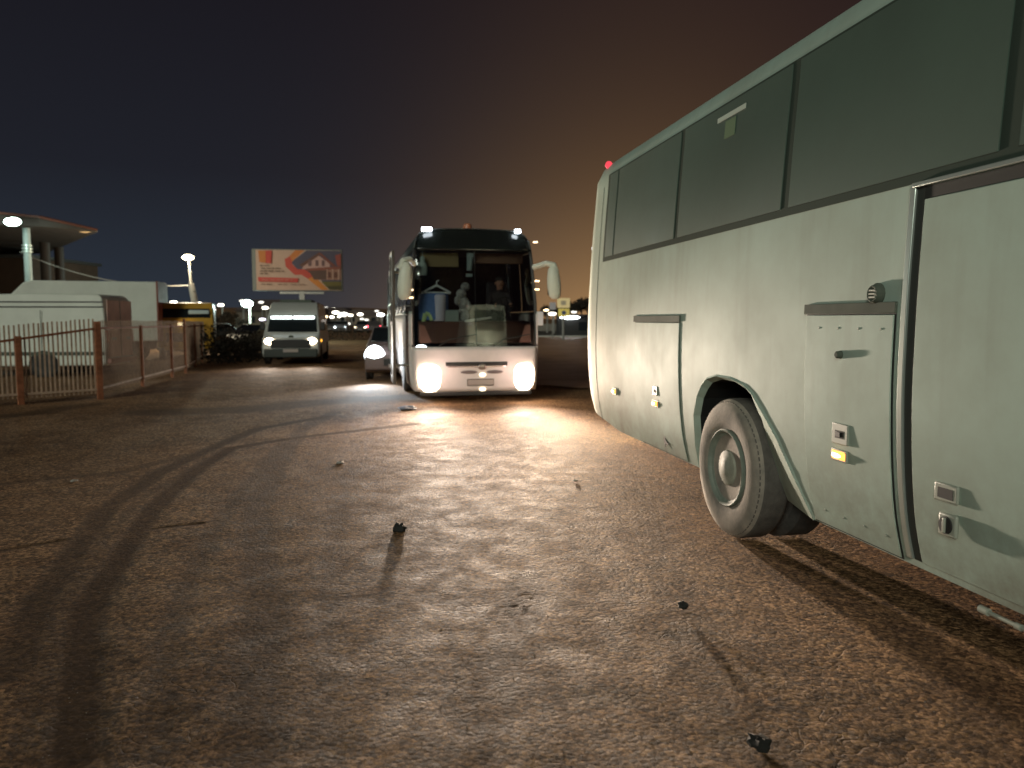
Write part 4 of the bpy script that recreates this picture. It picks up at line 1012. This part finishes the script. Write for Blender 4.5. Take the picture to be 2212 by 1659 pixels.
green_on = mat('flood_green', (1,1,1), 0.3, emit=(0.72, 1.0, 0.88), estr=14)
for (px_, py_, dd, hw_, hh_, mm_) in ((27, 479, 37.2, 0.42, 0.16, green_on), (137, 488, 41, 0.28, 0.09, green_on), (184, 499, 40.6, 0.34, 0.07, mat('warm_panel', (0.6,0.4,0.2), 0.4, emit=(1.0, 0.6, 0.25), estr=0.55))):
    q_ = at(px_, py_, dd); MB().ball((q_.x+28, dd-42, q_.z), hw_, 0.15, hh_*1.25, 18, 10).build('floodlight', mm_, can, smooth=True)
q_ = at(27, 479, 36.6); point((q_.x+28, 36.0-42, q_.z-0.2), 500, (0.75, 1.0, 0.88), 0.3, can)
bld = thing('station_building', 'brown station building wall under the canopy at the left edge', 'building', (-33, 50, 0))
MB().box(-12, 2.0, 0, 8, 0, 5.6).build('wall', mat('brown_wall', (0.05, 0.026, 0.014), 0.8, var=0.3, scale=0.8), bld, bevel=0.03)
MB().box(-8, -3, -0.03, 0.0, 0.6, 2.8).build('window', mat('car_glass', (0,0,0)), bld)
MB().box(-12.2, 2.2, -0.2, 8.2, 5.6, 5.8).build('roof', dark_plastic, bld)

# ------------------------------------------------------------------ billboard
yb = 50.0
A_ = at(543, 535, yb); B_ = at(739, 541, yb+0.8); C_ = at(741, 629, yb+0.8)
wb = (Vector((B_.x, yb+0.8))-Vector((A_.x, yb))).length; hb_ = B_.z-C_.z
bb = thing('billboard', 'wide advertising billboard with a house picture and orange red band', 'billboard', (A_.x, yb, 0), math.atan2(0.8, B_.x-A_.x))
z0 = C_.z; z1 = z0+hb_+0.05
def bcol(n_, c_): return mat('ad_'+n_, (c_[0]*0.68, c_[1]*0.58, c_[2]*0.58), 0.7, var=0.05)
MB().box(0, wb, 0.0, 0.35, z0, z1).build('panel', mat('billboard_case', (0.10, 0.11, 0.10), 0.6), bb, bevel=0.03)
post_x = wb*0.54
MB().box(post_x-0.16, post_x+0.16, 0.1, 0.3, 0, z0).build('post', metal_grey, bb, bevel=0.02)
MB().box(post_x-1.4, post_x+1.4, 0.05, 0.3, z0-0.18, z0-0.05).build('crossbeam', metal_grey, bb)
lay = [0]
def flat(name, poly, c_, par=bb):
    lay[0] += 1; y = -0.004*lay[0]
    pts = [(x*wb, z0+z*(z1-z0)) for x, z in poly]
    return MB().prism(pts, y, y-0.003, 'y').build(name, bcol(name, c_), par)
poster = flat('poster', [(0.045,0.02),(0.985,0.02),(0.985,0.975),(0.045,0.975)], (0.50, 0.40, 0.31))
def fl(n_, poly, c_): return flat(n_, poly, c_, poster)
fl('sky_picture', [(0.60,0.97),(0.985,0.97),(0.985,0.03),(0.86,0.03),(0.70,0.40),(0.52,0.47),(0.43,0.68)], (0.075, 0.075, 0.12))
fl('ribbon_orange', [(0.48,0.975),(0.58,0.975),(0.44,0.70),(0.41,0.66),(0.36,0.72)], (0.52, 0.20, 0.045))
fl('ribbon_red', [(0.36,0.76),(0.42,0.83),(0.44,0.69),(0.44,0.64),(0.50,0.52),(0.58,0.52),(0.68,0.36),(0.63,0.27),(0.54,0.39),(0.47,0.38),(0.37,0.58)], (0.50, 0.075, 0.05))
fl('ribbon_amber', [(0.68,0.36),(0.84,0.03),(0.76,0.03),(0.61,0.29)], (0.58, 0.24, 0.04))
fl('lawn', [(0.76,0.23),(0.985,0.23),(0.985,0.03),(0.85,0.03)], (0.13, 0.12, 0.02))
fl('lawn_shade', [(0.82,0.12),(0.985,0.13),(0.985,0.03),(0.86,0.03)], (0.05, 0.045, 0.01))
fl('house_wall_upper', [(0.55,0.52),(0.86,0.56),(0.86,0.66),(0.72,0.88),(0.58,0.68)], (0.50, 0.36, 0.32))
fl('house_wall_lower', [(0.68,0.27),(0.985,0.27),(0.985,0.52),(0.62,0.52)], (0.34, 0.20, 0.14))
fl('porch_shade', [(0.62,0.50),(0.82,0.50),(0.82,0.28),(0.68,0.28)], (0.10, 0.06, 0.045))
fl('house_roof_left', [(0.52,0.62),(0.74,0.92),(0.76,0.88),(0.55,0.57)], (0.13, 0.06, 0.04))
fl('house_roof_right', [(0.73,0.92),(0.76,0.92),(0.93,0.60),(0.88,0.60)], (0.20, 0.07, 0.05))
fl('porch_roof', [(0.60,0.54),(0.985,0.60),(0.985,0.53),(0.60,0.48)], (0.24, 0.08, 0.05))
fl('red_glow_corner', [(0.92,0.86),(0.985,0.90),(0.985,0.60),(0.94,0.62)], (0.30, 0.07, 0.05))
for k, (a, c_) in enumerate(((0.62, 0.655), (0.70, 0.73), (0.77, 0.80))): fl('house_window', [(a,0.60),(c_,0.60),(c_,0.74),(a,0.74)], (0.16, 0.10, 0.10))
for k, (a, c_) in enumerate(((0.84, 0.87), (0.91, 0.94))): fl('house_window_lower', [(a,0.32),(c_,0.32),(c_,0.46),(a,0.46)], (0.14, 0.06, 0.04))
for (a, c_) in ((0.825,0.835), (0.885,0.90), (0.95,0.965)): fl('porch_pillar', [(a,0.27),(c_,0.27),(c_,0.53),(a,0.53)], (0.5, 0.36, 0.28))
fl('logo_amber', [(0.085,0.68),(0.16,0.66),(0.16,0.955),(0.075,0.955)], (0.50, 0.20, 0.04))
fl('logo_red', [(0.155,0.655),(0.215,0.655),(0.225,0.955),(0.155,0.955)], (0.48, 0.06, 0.04))
fl('red_bar', [(0.07,0.22),(0.50,0.205),(0.51,0.305),(0.065,0.325)], (0.50, 0.065, 0.05))
def textline(x0, x1, z_, h, c_, seed):
    rnd = random.Random(seed); x_ = x0; m = MB(); lay[0] += 1; y = -0.004*lay[0]
    while x_ < x1:
        wl = rnd.uniform(0.010, 0.018)
        for q2 in range(rnd.randint(3, 7)):
            if x_+wl*0.7 > x1: break
            hh = h*rnd.uniform(0.75, 1.0)
            m.box(x_*wb, (x_+wl*0.68)*wb, y-0.003, y, z0+z_*(z1-z0), z0+(z_+hh)*(z1-z0)); x_ += wl
        x_ += 0.012
    m.build('lettering', bcol('txt_%d' % int(c_[0]*1000), c_), poster)
textline(0.09, 0.20, 0.585, 0.030, (0.08, 0.055, 0.03), 1); textline(0.10, 0.33, 0.520, 0.032, (0.08, 0.055, 0.03), 2)
textline(0.09, 0.37, 0.455, 0.032, (0.08, 0.055, 0.03), 3); textline(0.09, 0.18, 0.395, 0.032, (0.08, 0.055, 0.03), 4)
textline(0.11, 0.46, 0.245, 0.04, (0.55, 0.22, 0.16), 5)
textline(0.10, 0.22, 0.145, 0.025, (0.14, 0.07, 0.04), 6); textline(0.28, 0.39, 0.145, 0.025, (0.14, 0.07, 0.04), 7); textline(0.42, 0.60, 0.145, 0.02, (0.14, 0.07, 0.04), 8)

# ------------------------------------------------------------------ street lamps
def lamp_mat(n_, c_, s_): return mat('lamp_'+n_, (1,1,1), 0.3, emit=c_, estr=s_)
pole_m = mat('lamp_pole', (0.25, 0.24, 0.22), 0.6, var=0.2)
sl = at(406, 556, 42); bs = at(427, 700, 42)
tl = thing('street_lamp', 'tall concrete street lamp with a warm glowing head left of the billboard', 'street lamp', (bs.x, 42, 0))
q_ = Vector((sl.x-bs.x, 0, sl.z))
MB().tube((0, 0, 0), (-0.02, 0, 2.0), 0.21, 0.19, 12).tube((-0.02, 0, 2.0), (q_.x*0.72, 0, q_.z*0.72), 0.19, 0.16, 12).build('pole', concrete, tl, smooth=True)
MB().tube((q_.x*0.70, 0, q_.z*0.70), (q_.x+0.06, 0, q_.z-0.15), 0.075, 0.06, 10).build('bracket', pole_m, tl, smooth=True)
MB().lathe([(0, .16), (0.08, .16)], (q_.x*0.5, 0, 3.1), 'z', 14).build('band', dark_plastic, tl)
MB().ball((q_.x, 0, q_.z), 0.30, 0.28, 0.15, 20, 10).build('lamp_head', lamp_mat('warm_big', (1.0, 0.86, 0.55), 22), tl, smooth=True)
point((q_.x, -0.1, q_.z-0.35), 1800, (1.0, 0.85, 0.6), 0.2, tl)
m = MB(); a = Vector((bs.x+q_.x*0.7, 42, q_.z*0.70)); b_ = Vector((-26, 41, 5.2)); pv = None
for k in range(13):
    u = k/12; p_ = a.lerp(b_, u)+Vector((0, 0, -0.6*4*u*(1-u)))
    if pv: m.tube(pv, p_, 0.025, 0.025, 5)
    pv = p_
tag(m.build('overhead_cable', pole_m), 'thin cable sagging from the concrete lamp pole towards the canopy', 'cable')
far_l = [  # px, py, depth, mat, half width, height of head, label
 (375, 653, 46, 'warmw', .22, 'street lamp glowing above the left end of the yellow truck'),
 (430, 656, 46, 'warmw', .22, 'street lamp glowing above the right end of the yellow truck'),
 (477, 659, 62, 'warmw', .26, 'street lamp in the dark gap right of the yellow truck'),
 (462, 669, 80, 'dimw', .24, 'dim street lamp just right of the yellow truck, lower than its neighbour'),
 (534, 656, 55, 'greenw', .42, 'very bright greenish floodlight on a pole below the billboard left corner'),
 (523, 650, 70, 'dimw', .26, 'small lamp touching the left of the bright greenish floodlight'),
 (564, 653, 90, 'dimw', .32, 'dim lamp right of the bright greenish floodlight'),
 (573, 665, 70, 'warmw', .30, 'lamp at the upper left shoulder of the minibus'),
 (567, 690, 45, 'lilac', .20, 'lilac lamp beside the left mirror of the minibus'),
 (704, 665, 230, 'dimw', .75, 'dim lamp at the left end of the top row of distant lamps'),
 (722, 666, 230, 'warmw', .80, 'second lamp from the left in the top row of distant lamps'),
 (738, 667, 240, 'warmw', .75, 'third lamp from the left in the top row of distant lamps'),
 (752, 669, 240, 'warmw', .75, 'fourth lamp from the left in the top row of distant lamps'),
 (767, 670, 250, 'warmw', .65, 'fifth lamp from the left in the top row of distant lamps'),
 (778, 671, 260, 'dimw', .75, 'sixth lamp from the left in the top row of distant lamps'),
 (785, 673, 260, 'dimw', .75, 'rightmost lamp in the top row of distant lamps'),
 (725, 675, 200, 'warmw', .90, 'left lamp of the middle row of distant lamps'),
 (742, 679, 180, 'bigw', 1.0, 'largest and brightest of the distant lamps, in the middle row'),
 (757, 681, 200, 'warmw', .65, 'lamp just right of the brightest distant lamp'),
 (778, 679, 200, 'warmw', .75, 'right lamp of the middle row of distant lamps'),
 (701, 684, 120, 'amberw', .50, 'warm amber lamp beside the right shoulder of the minibus'),
 (717, 685, 150, 'warmw', .45, 'lamp between the amber lamp and the brightest distant lamp'),
 (733, 684, 150, 'warmw', .35, 'lamp just left below the brightest distant lamp'),
 (782, 689, 140, 'dimw', .40, 'upper one of the two low lamps left of the coach'),
 (792, 691, 140, 'dimw', .40, 'lower one of the two low lamps left of the coach'),
 (822, 680, 120, 'bigw', .60, 'bright lamp close to the left flank of the oncoming coach'),
 (814, 672, 160, 'dimw', .45, 'faint lamp above the bright one at the coach flank'),
 (1180, 670, 90, 'amberw', .30, 'amber lamp right of the oncoming coach'),
 (1193, 678, 85, 'warmw', .42, 'white lamp left of the yellow sign'),
 (1240, 674, 95, 'dimw', .36, 'dim lamp right of the yellow sign'),
]
LM = {'warmw': lamp_mat('warmw', (1.0, 0.93, 0.76), 9), 'dimw': lamp_mat('dimw', (0.95, 0.9, 0.8), 2.2), 'greenw': lamp_mat('greenw', (0.75, 1.0, 0.9), 20), 'lilac': lamp_mat('lilac', (0.8, 0.75, 1.0), 3),
      'bigw': lamp_mat('bigw', (1.0, 0.97, 0.88), 16), 'amberw': lamp_mat('amberw', (1.0, 0.72, 0.4), 6)}
def ground_z(x, y):
    return float(np.clip((y-260)/240, 0, 1)**1.5*9.5*np.clip((60-x)/160, 0, 1))
for (px_, py_, dd, mk, hw_, lb) in far_l:
    q_ = at(px_, py_, dd); gz = ground_z(q_.x, dd)
    t_ = thing('street_lamp', lb, 'street lamp', (q_.x, dd, gz), 0, 'distant street lamps')
    r_ = 0.05+0.0006*dd; top = q_.z-gz
    MB().tube((0.45*hw_, 0, 0), (0.45*hw_, 0, top-0.05), r_*1.2, r_*0.8, 8).build('pole', pole_m, t_, smooth=True)
    if mk == 'greenw': hd_ = MB().ball((0, 0, top), hw_, 0.2, 0.26, 18, 10)
    else: hd_ = MB().ball((0, 0, top), hw_, hw_*0.5, hw_*0.38, 14, 8)
    hd_.build('lamp_head', LM[mk], t_, smooth=True)
q_ = at(534, 656, 55); point((q_.x, 54.4, q_.z), 2500, (0.75, 1.0, 0.9), 0.3)

# ------------------------------------------------------------------ signs on the right
sg = at(1217, 655, 60); sgb = thing('yellow_sign', 'tall two part yellow sign on a post right of the oncoming coach', 'sign', (sg.x, 60, 0))
ym = mat('sign_yellow', (0.62, 0.50, 0.10), 0.5, emit=(0.9, 0.68, 0.18), estr=0.22); ym2 = mat('sign_cream', (0.62, 0.50, 0.25), 0.5, emit=(0.9, 0.7, 0.35), estr=0.25)
a, b_ = at(1204, 644, 60), at(1231, 665, 60)
u_ = MB().box(a.x-sg.x, b_.x-sg.x, -0.12, 0.12, b_.z, a.z).build('upper_panel', ym2, sgb, bevel=0.03)
MB().box(-0.2, 0.2, -0.13, -0.122, b_.z+0.22, a.z-0.2).build('upper_motif', mat('motif_pale', (0.5, 0.42, 0.3), 0.6), u_)
a2, b2 = at(1206, 667, 60), at(1230, 684, 60)
l_ = MB().box(a2.x-sg.x, b2.x-sg.x, -0.12, 0.12, b2.z, a2.z).build('lower_panel', ym, sgb, bevel=0.03)
MB().lathe([(-0.13, .001), (-0.13, .17), (-0.12, .17)], ((a2.x+b2.x)/2-sg.x, 0, (a2.z+b2.z)/2), 'y', 18).build('blue_motif', mat('motif_blue', (0.05, 0.07, 0.16), 0.6), l_)
MB().tube((0, 0, 0), (0, 0, b2.z), 0.09).build('post', pole_m, sgb)
a = at(1194, 661, 64); ws_ = thing('white_sign', 'small pale square sign on a post left of the yellow sign', 'sign', (a.x, 64, 0))
MB().box(-0.26, 0.26, -0.04, 0.04, a.z-0.30, a.z+0.30).build('panel', mat('sign_pale', (0.45, 0.42, 0.45), 0.5), ws_, bevel=0.02)
MB().tube((0, 0.05, 0), (0, 0.05, a.z-0.2), 0.04).build('post', pole_m, ws_)
k_ = at(1226, 685, 72); ks = thing('kiosk', 'low dark kiosk with a glaring white light strip under its roof', 'kiosk', (k_.x+0.7, 72.6, 0.1))
MB().box(-1.6, 2.6, 0, 2.2, 0, 1.5).build('wall', mat('kiosk_wall', (0.018, 0.018, 0.018), 0.8), ks, bevel=0.03)
MB().box(-1.8, 2.8, -0.3, 2.4, 1.92, 2.02).build('roof', dark_plastic, ks, bevel=0.02)
MB().box(-1.6, 2.6, 0.4, 2.2, 1.5, 1.92).build('upper_wall', mat('kiosk_wall', (0,0,0)), ks)
MB().ball((-0.45, -0.1, 1.73), 0.95, 0.14, 0.15, 20, 8).build('light_strip', lamp_mat('strip', (0.95, 1, 1), 12), ks, smooth=True)
MB().box(0.4, 1.2, -0.012, 0.0, 0.5, 1.3).build('window', mat('car_glass', (0,0,0)), ks)

# ------------------------------------------------------------------ trees
bark = mat('bark', (0.05, 0.04, 0.03), 0.9); leaf = mat('twigs_and_leaves', (0.030, 0.022, 0.014), 0.9, var=0.5, scale=2)
def tree(label, x, y, h, wd, seed, gz=0, group='dark trees at the edge of the yard'):
    rnd = random.Random(seed); t_ = thing('tree', label, 'tree', (x, y, gz), 0, group)
    m = MB(); tips = []
    def br(p, d, L, r, lev):
        q_ = p+d*L; m.tube(p, q_, r, r*0.62, 6, False)
        if lev == 0: tips.append(q_); return
        for k in range(rnd.randint(3, 4)):
            nd = (d+Vector((rnd.uniform(-1, 1)*wd, rnd.uniform(-1, 1)*wd, rnd.uniform(-.15, .6)))*0.75).normalized()
            br(q_, nd, L*rnd.uniform(.6, .8), r*.6, lev-1)
    br(Vector((0, 0, 0)), Vector((0, 0, 1)), h*.28, h*.022, 4)
    m.build('trunk', bark, t_, smooth=True)
    c = MB()
    for tp in tips:
        for k in range(9):
            o_ = tp+Vector((rnd.gauss(0, 1), rnd.gauss(0, 1), rnd.gauss(0, .8)))*h*0.05
            s_ = h*rnd.uniform(.022, .040); a_ = Vector((rnd.uniform(-1, 1), rnd.uniform(-1, 1), rnd.uniform(-1, 1))).normalized(); b2_ = a_.orthogonal().normalized()
            c.add([o_+a_*s_, o_+b2_*s_*.6, o_-a_*s_, o_-b2_*s_*.6], [(0,1,2,3)])
    me_ = bpy.data.meshes.new('crown'); me_.from_pydata(c.v, [], c.f); me_.update(); o_ = bpy.data.objects.new('crown', me_); COL.objects.link(o_); me_.materials.append(leaf); o_.parent = t_
for i, (px_, top, dd, wd, lb) in enumerate(((1182, 652, 110, .9, 'small dark tree behind the amber lamp right of the coach'), (1245, 640, 95, 1.0, 'dark round tree behind the yellow sign'),
        (1268, 628, 90, 1.1, 'tallest dark tree next to the edge of the near coach'), (1222, 645, 120, 1.0, 'dark tree directly behind the top of the yellow sign'), (1290, 632, 100, 1.0, 'dark tree half hidden by the near coach'),
        (495, 668, 52, 1.1, 'dark tree between the yellow truck and the bright floodlight'), (452, 672, 40, .9, 'dark shrub like tree beside the yellow truck'), (520, 680, 60, 1.0, 'dark tree under the bright greenish floodlight'))):
    q_ = at(px_, top, dd); tree(lb, q_.x, dd, q_.z*1.02, wd, 40+i)
# dark bushes at the end of the fence
def bush(label, x, y, r, h, seed):
    rnd = random.Random(seed); c = MB()
    for k in range(900):
        a_ = rnd.uniform(0, 2*PI); u = rnd.random()**.5; zz = rnd.random()
        o_ = Vector((math.cos(a_)*u*r*(1-.5*zz), math.sin(a_)*u*r*.6*(1-.5*zz), zz*h*rnd.uniform(.6, 1)))
        s_ = rnd.uniform(.03, .08); d_ = Vector((rnd.uniform(-1, 1), rnd.uniform(-1, 1), rnd.uniform(-1, 1))).normalized(); e_ = d_.orthogonal().normalized()
        c.add([o_+d_*s_, o_+e_*s_*.6, o_-d_*s_, o_-e_*s_*.6], [(0,1,2,3)])
    me_ = bpy.data.meshes.new('bush'); me_.from_pydata(c.v, [], c.f); me_.update(); o_ = bpy.data.objects.new('bush', me_); COL.objects.link(o_); me_.materials.append(leaf); o_.location = (x, y, 0)
    tag(o_, label, 'bush', 'dark bushes by the fence end')
for i, (px_, py_, dd, r, h, lb) in enumerate(((470, 782, 29, 1.3, 1.5, 'leftmost dark bush just beyond the fence end'), (515, 780, 30, 1.2, 1.3, 'middle dark bush left of the minibus'), (548, 778, 32, 1.1, 1.2, 'dark bush touching the left side of the minibus'), (745, 720, 62, 3.0, 1.4, 'low dark bush far behind the right of the minibus'))):
    q_ = at(px_, py_, dd); bush(lb, q_.x, dd, r, h, 90+i)

# houses on the far slope, below the rows of lamps
for i, (px_, dd, w_, h_, lb) in enumerate(((712, 215, 14, 5.0, 'low dim house at the left below the distant lamps'), (748, 225, 18, 4.6, 'long dim house in the middle below the distant lamps'), (785, 205, 10, 4.2, 'small dim house at the right below the distant lamps'), (600, 150, 16, 5.5, 'dim house hidden mostly behind the minibus'))):
    q_ = at(px_, 700, dd); h0 = thing('house', lb, 'house', (q_.x-w_/2, dd, 0), 0, 'houses on the far slope')
    MB().box(0, w_, 0, 8, 0, h_*0.6).build('wall', mat('house_wall_m', (0.16, 0.13, 0.10), 0.8, var=0.3, scale=0.5), h0)
    MB().prism([(-0.5, h_*0.6), (w_+0.5, h_*0.6), (w_*0.78, h_), (w_*0.22, h_)], -0.5, 8.5, 'y').build('roof', mat('house_roof_m', (0.07, 0.05, 0.045), 0.8), h0)
    for k in range(3): MB().box(w_*(0.15+0.28*k), w_*(0.15+0.28*k)+1.2, -0.04, 0, 1.0, 2.2).build('window', mat('car_glass', (0,0,0)), h0)

# ------------------------------------------------------------------ litter and stones on the ground
def stone(label, px_, py_, s_, m_, seed, flat_=0.5, cat='stone', nm='stone'):
    x, y = gnd(px_, py_); rnd = random.Random(seed); m = MB(); P = []
    for i in range(8):
        tt = PI*i/7; row = []
        for j in range(11):
            jj = j % 10; a_ = 2*PI*jj/10; rr = 1+0.35*math.sin(jj*2.3+seed)*math.sin(i*1.7+seed)+0.12*math.cos(jj*4.1+i)
            row.append((s_*rr*math.sin(tt)*math.cos(a_), s_*rr*math.sin(tt)*math.sin(a_)*.8, s_*flat_*rr*math.cos(tt)))
        P.append(row)
    o = m.grid(P).build(nm, m_, smooth=True); place(o, (x, y, s_*flat_*0.6), seed); tag(o, label, cat)
dk = mat('stone_dark', (0.02, 0.02, 0.018), 0.8); lt = mat('litter_pale', (0.45, 0.42, 0.38), 0.7)
stone('black stone lying alone on the dirt in the lower middle', 862, 1148, 0.052, dk, 3, .7)
stone('small dark clod on the dirt left of the coach wheel shadow', 1475, 1312, 0.035, dk, 5, .6)
stone('dark flat lump at the bottom edge of the dirt', 1640, 1610, 0.055, dk, 8, .35)
stone('pale crumpled litter left of the black stone further back', 735, 1001, 0.05, lt, 11, .3, 'litter', 'litter')
stone('small white litter scrap between coach and black stone', 1243, 1039, 0.028, lt, 13, .3, 'litter', 'litter')
stone('pale litter scrap near the fence side of the yard', 160, 1040, 0.04, lt, 17, .3, 'litter', 'litter')
stone('flat pale blue plastic bag on the ground beside the oncoming coach', 882, 884, 0.17, mat('bag_blue', (0.30, 0.33, 0.42), 0.5), 19, .22, 'plastic bag', 'plastic_bag')
# loose grit strewn over the yard
gr = MB(); rnd = random.Random(99)
zi = np.array(hz)
for k in range(1500):
    y = rnd.uniform(2.2, 9)**1.0; x = rnd.uniform(-0.75, 0.75)*y
    s_ = rnd.uniform(0.002, 0.0065)*(1+y*0.04); g0_ = float(zi[min(ny-1, int(np.searchsorted(gy, y))), min(nx-1, int(np.searchsorted(gx, x)))])
    a_ = rnd.uniform(0, PI); ca, sa = math.cos(a_)*s_, math.sin(a_)*s_
    gr.add([(x-ca, y-sa, g0_-0.003), (x+sa, y-ca, g0_-0.003), (x+ca, y+sa, g0_-0.003), (x-sa, y+ca, g0_-0.003), (x+rnd.uniform(-.3, .3)*s_, y, g0_+s_*0.6)], [(0,1,4), (1,2,4), (2,3,4), (3,0,4)])
go = gr.build('grit', mat('grit_stone', (0.30, 0.25, 0.20), 0.8, var=0.5, scale=30, dust=(0.08, 0.07, 0.06))); tag(go, 'loose grit and frozen crumbs strewn over the dirt yard', 'grit', kind='stuff')

# ------------------------------------------------------------------ render
S.render.engine = 'CYCLES'
S.cycles.use_adaptive_sampling = True
S.cycles.sample_clamp_indirect = 6
S.cycles.use_denoising = True
S.cycles.denoiser = 'OPENIMAGEDENOISE'
S.cycles.denoising_prefilter = 'ACCURATE'
S.cycles.adaptive_threshold = 0.008
S.cycles.sample_clamp_direct = 12
S.cycles.max_bounces = 6
S.cycles.transparent_max_bounces = 12
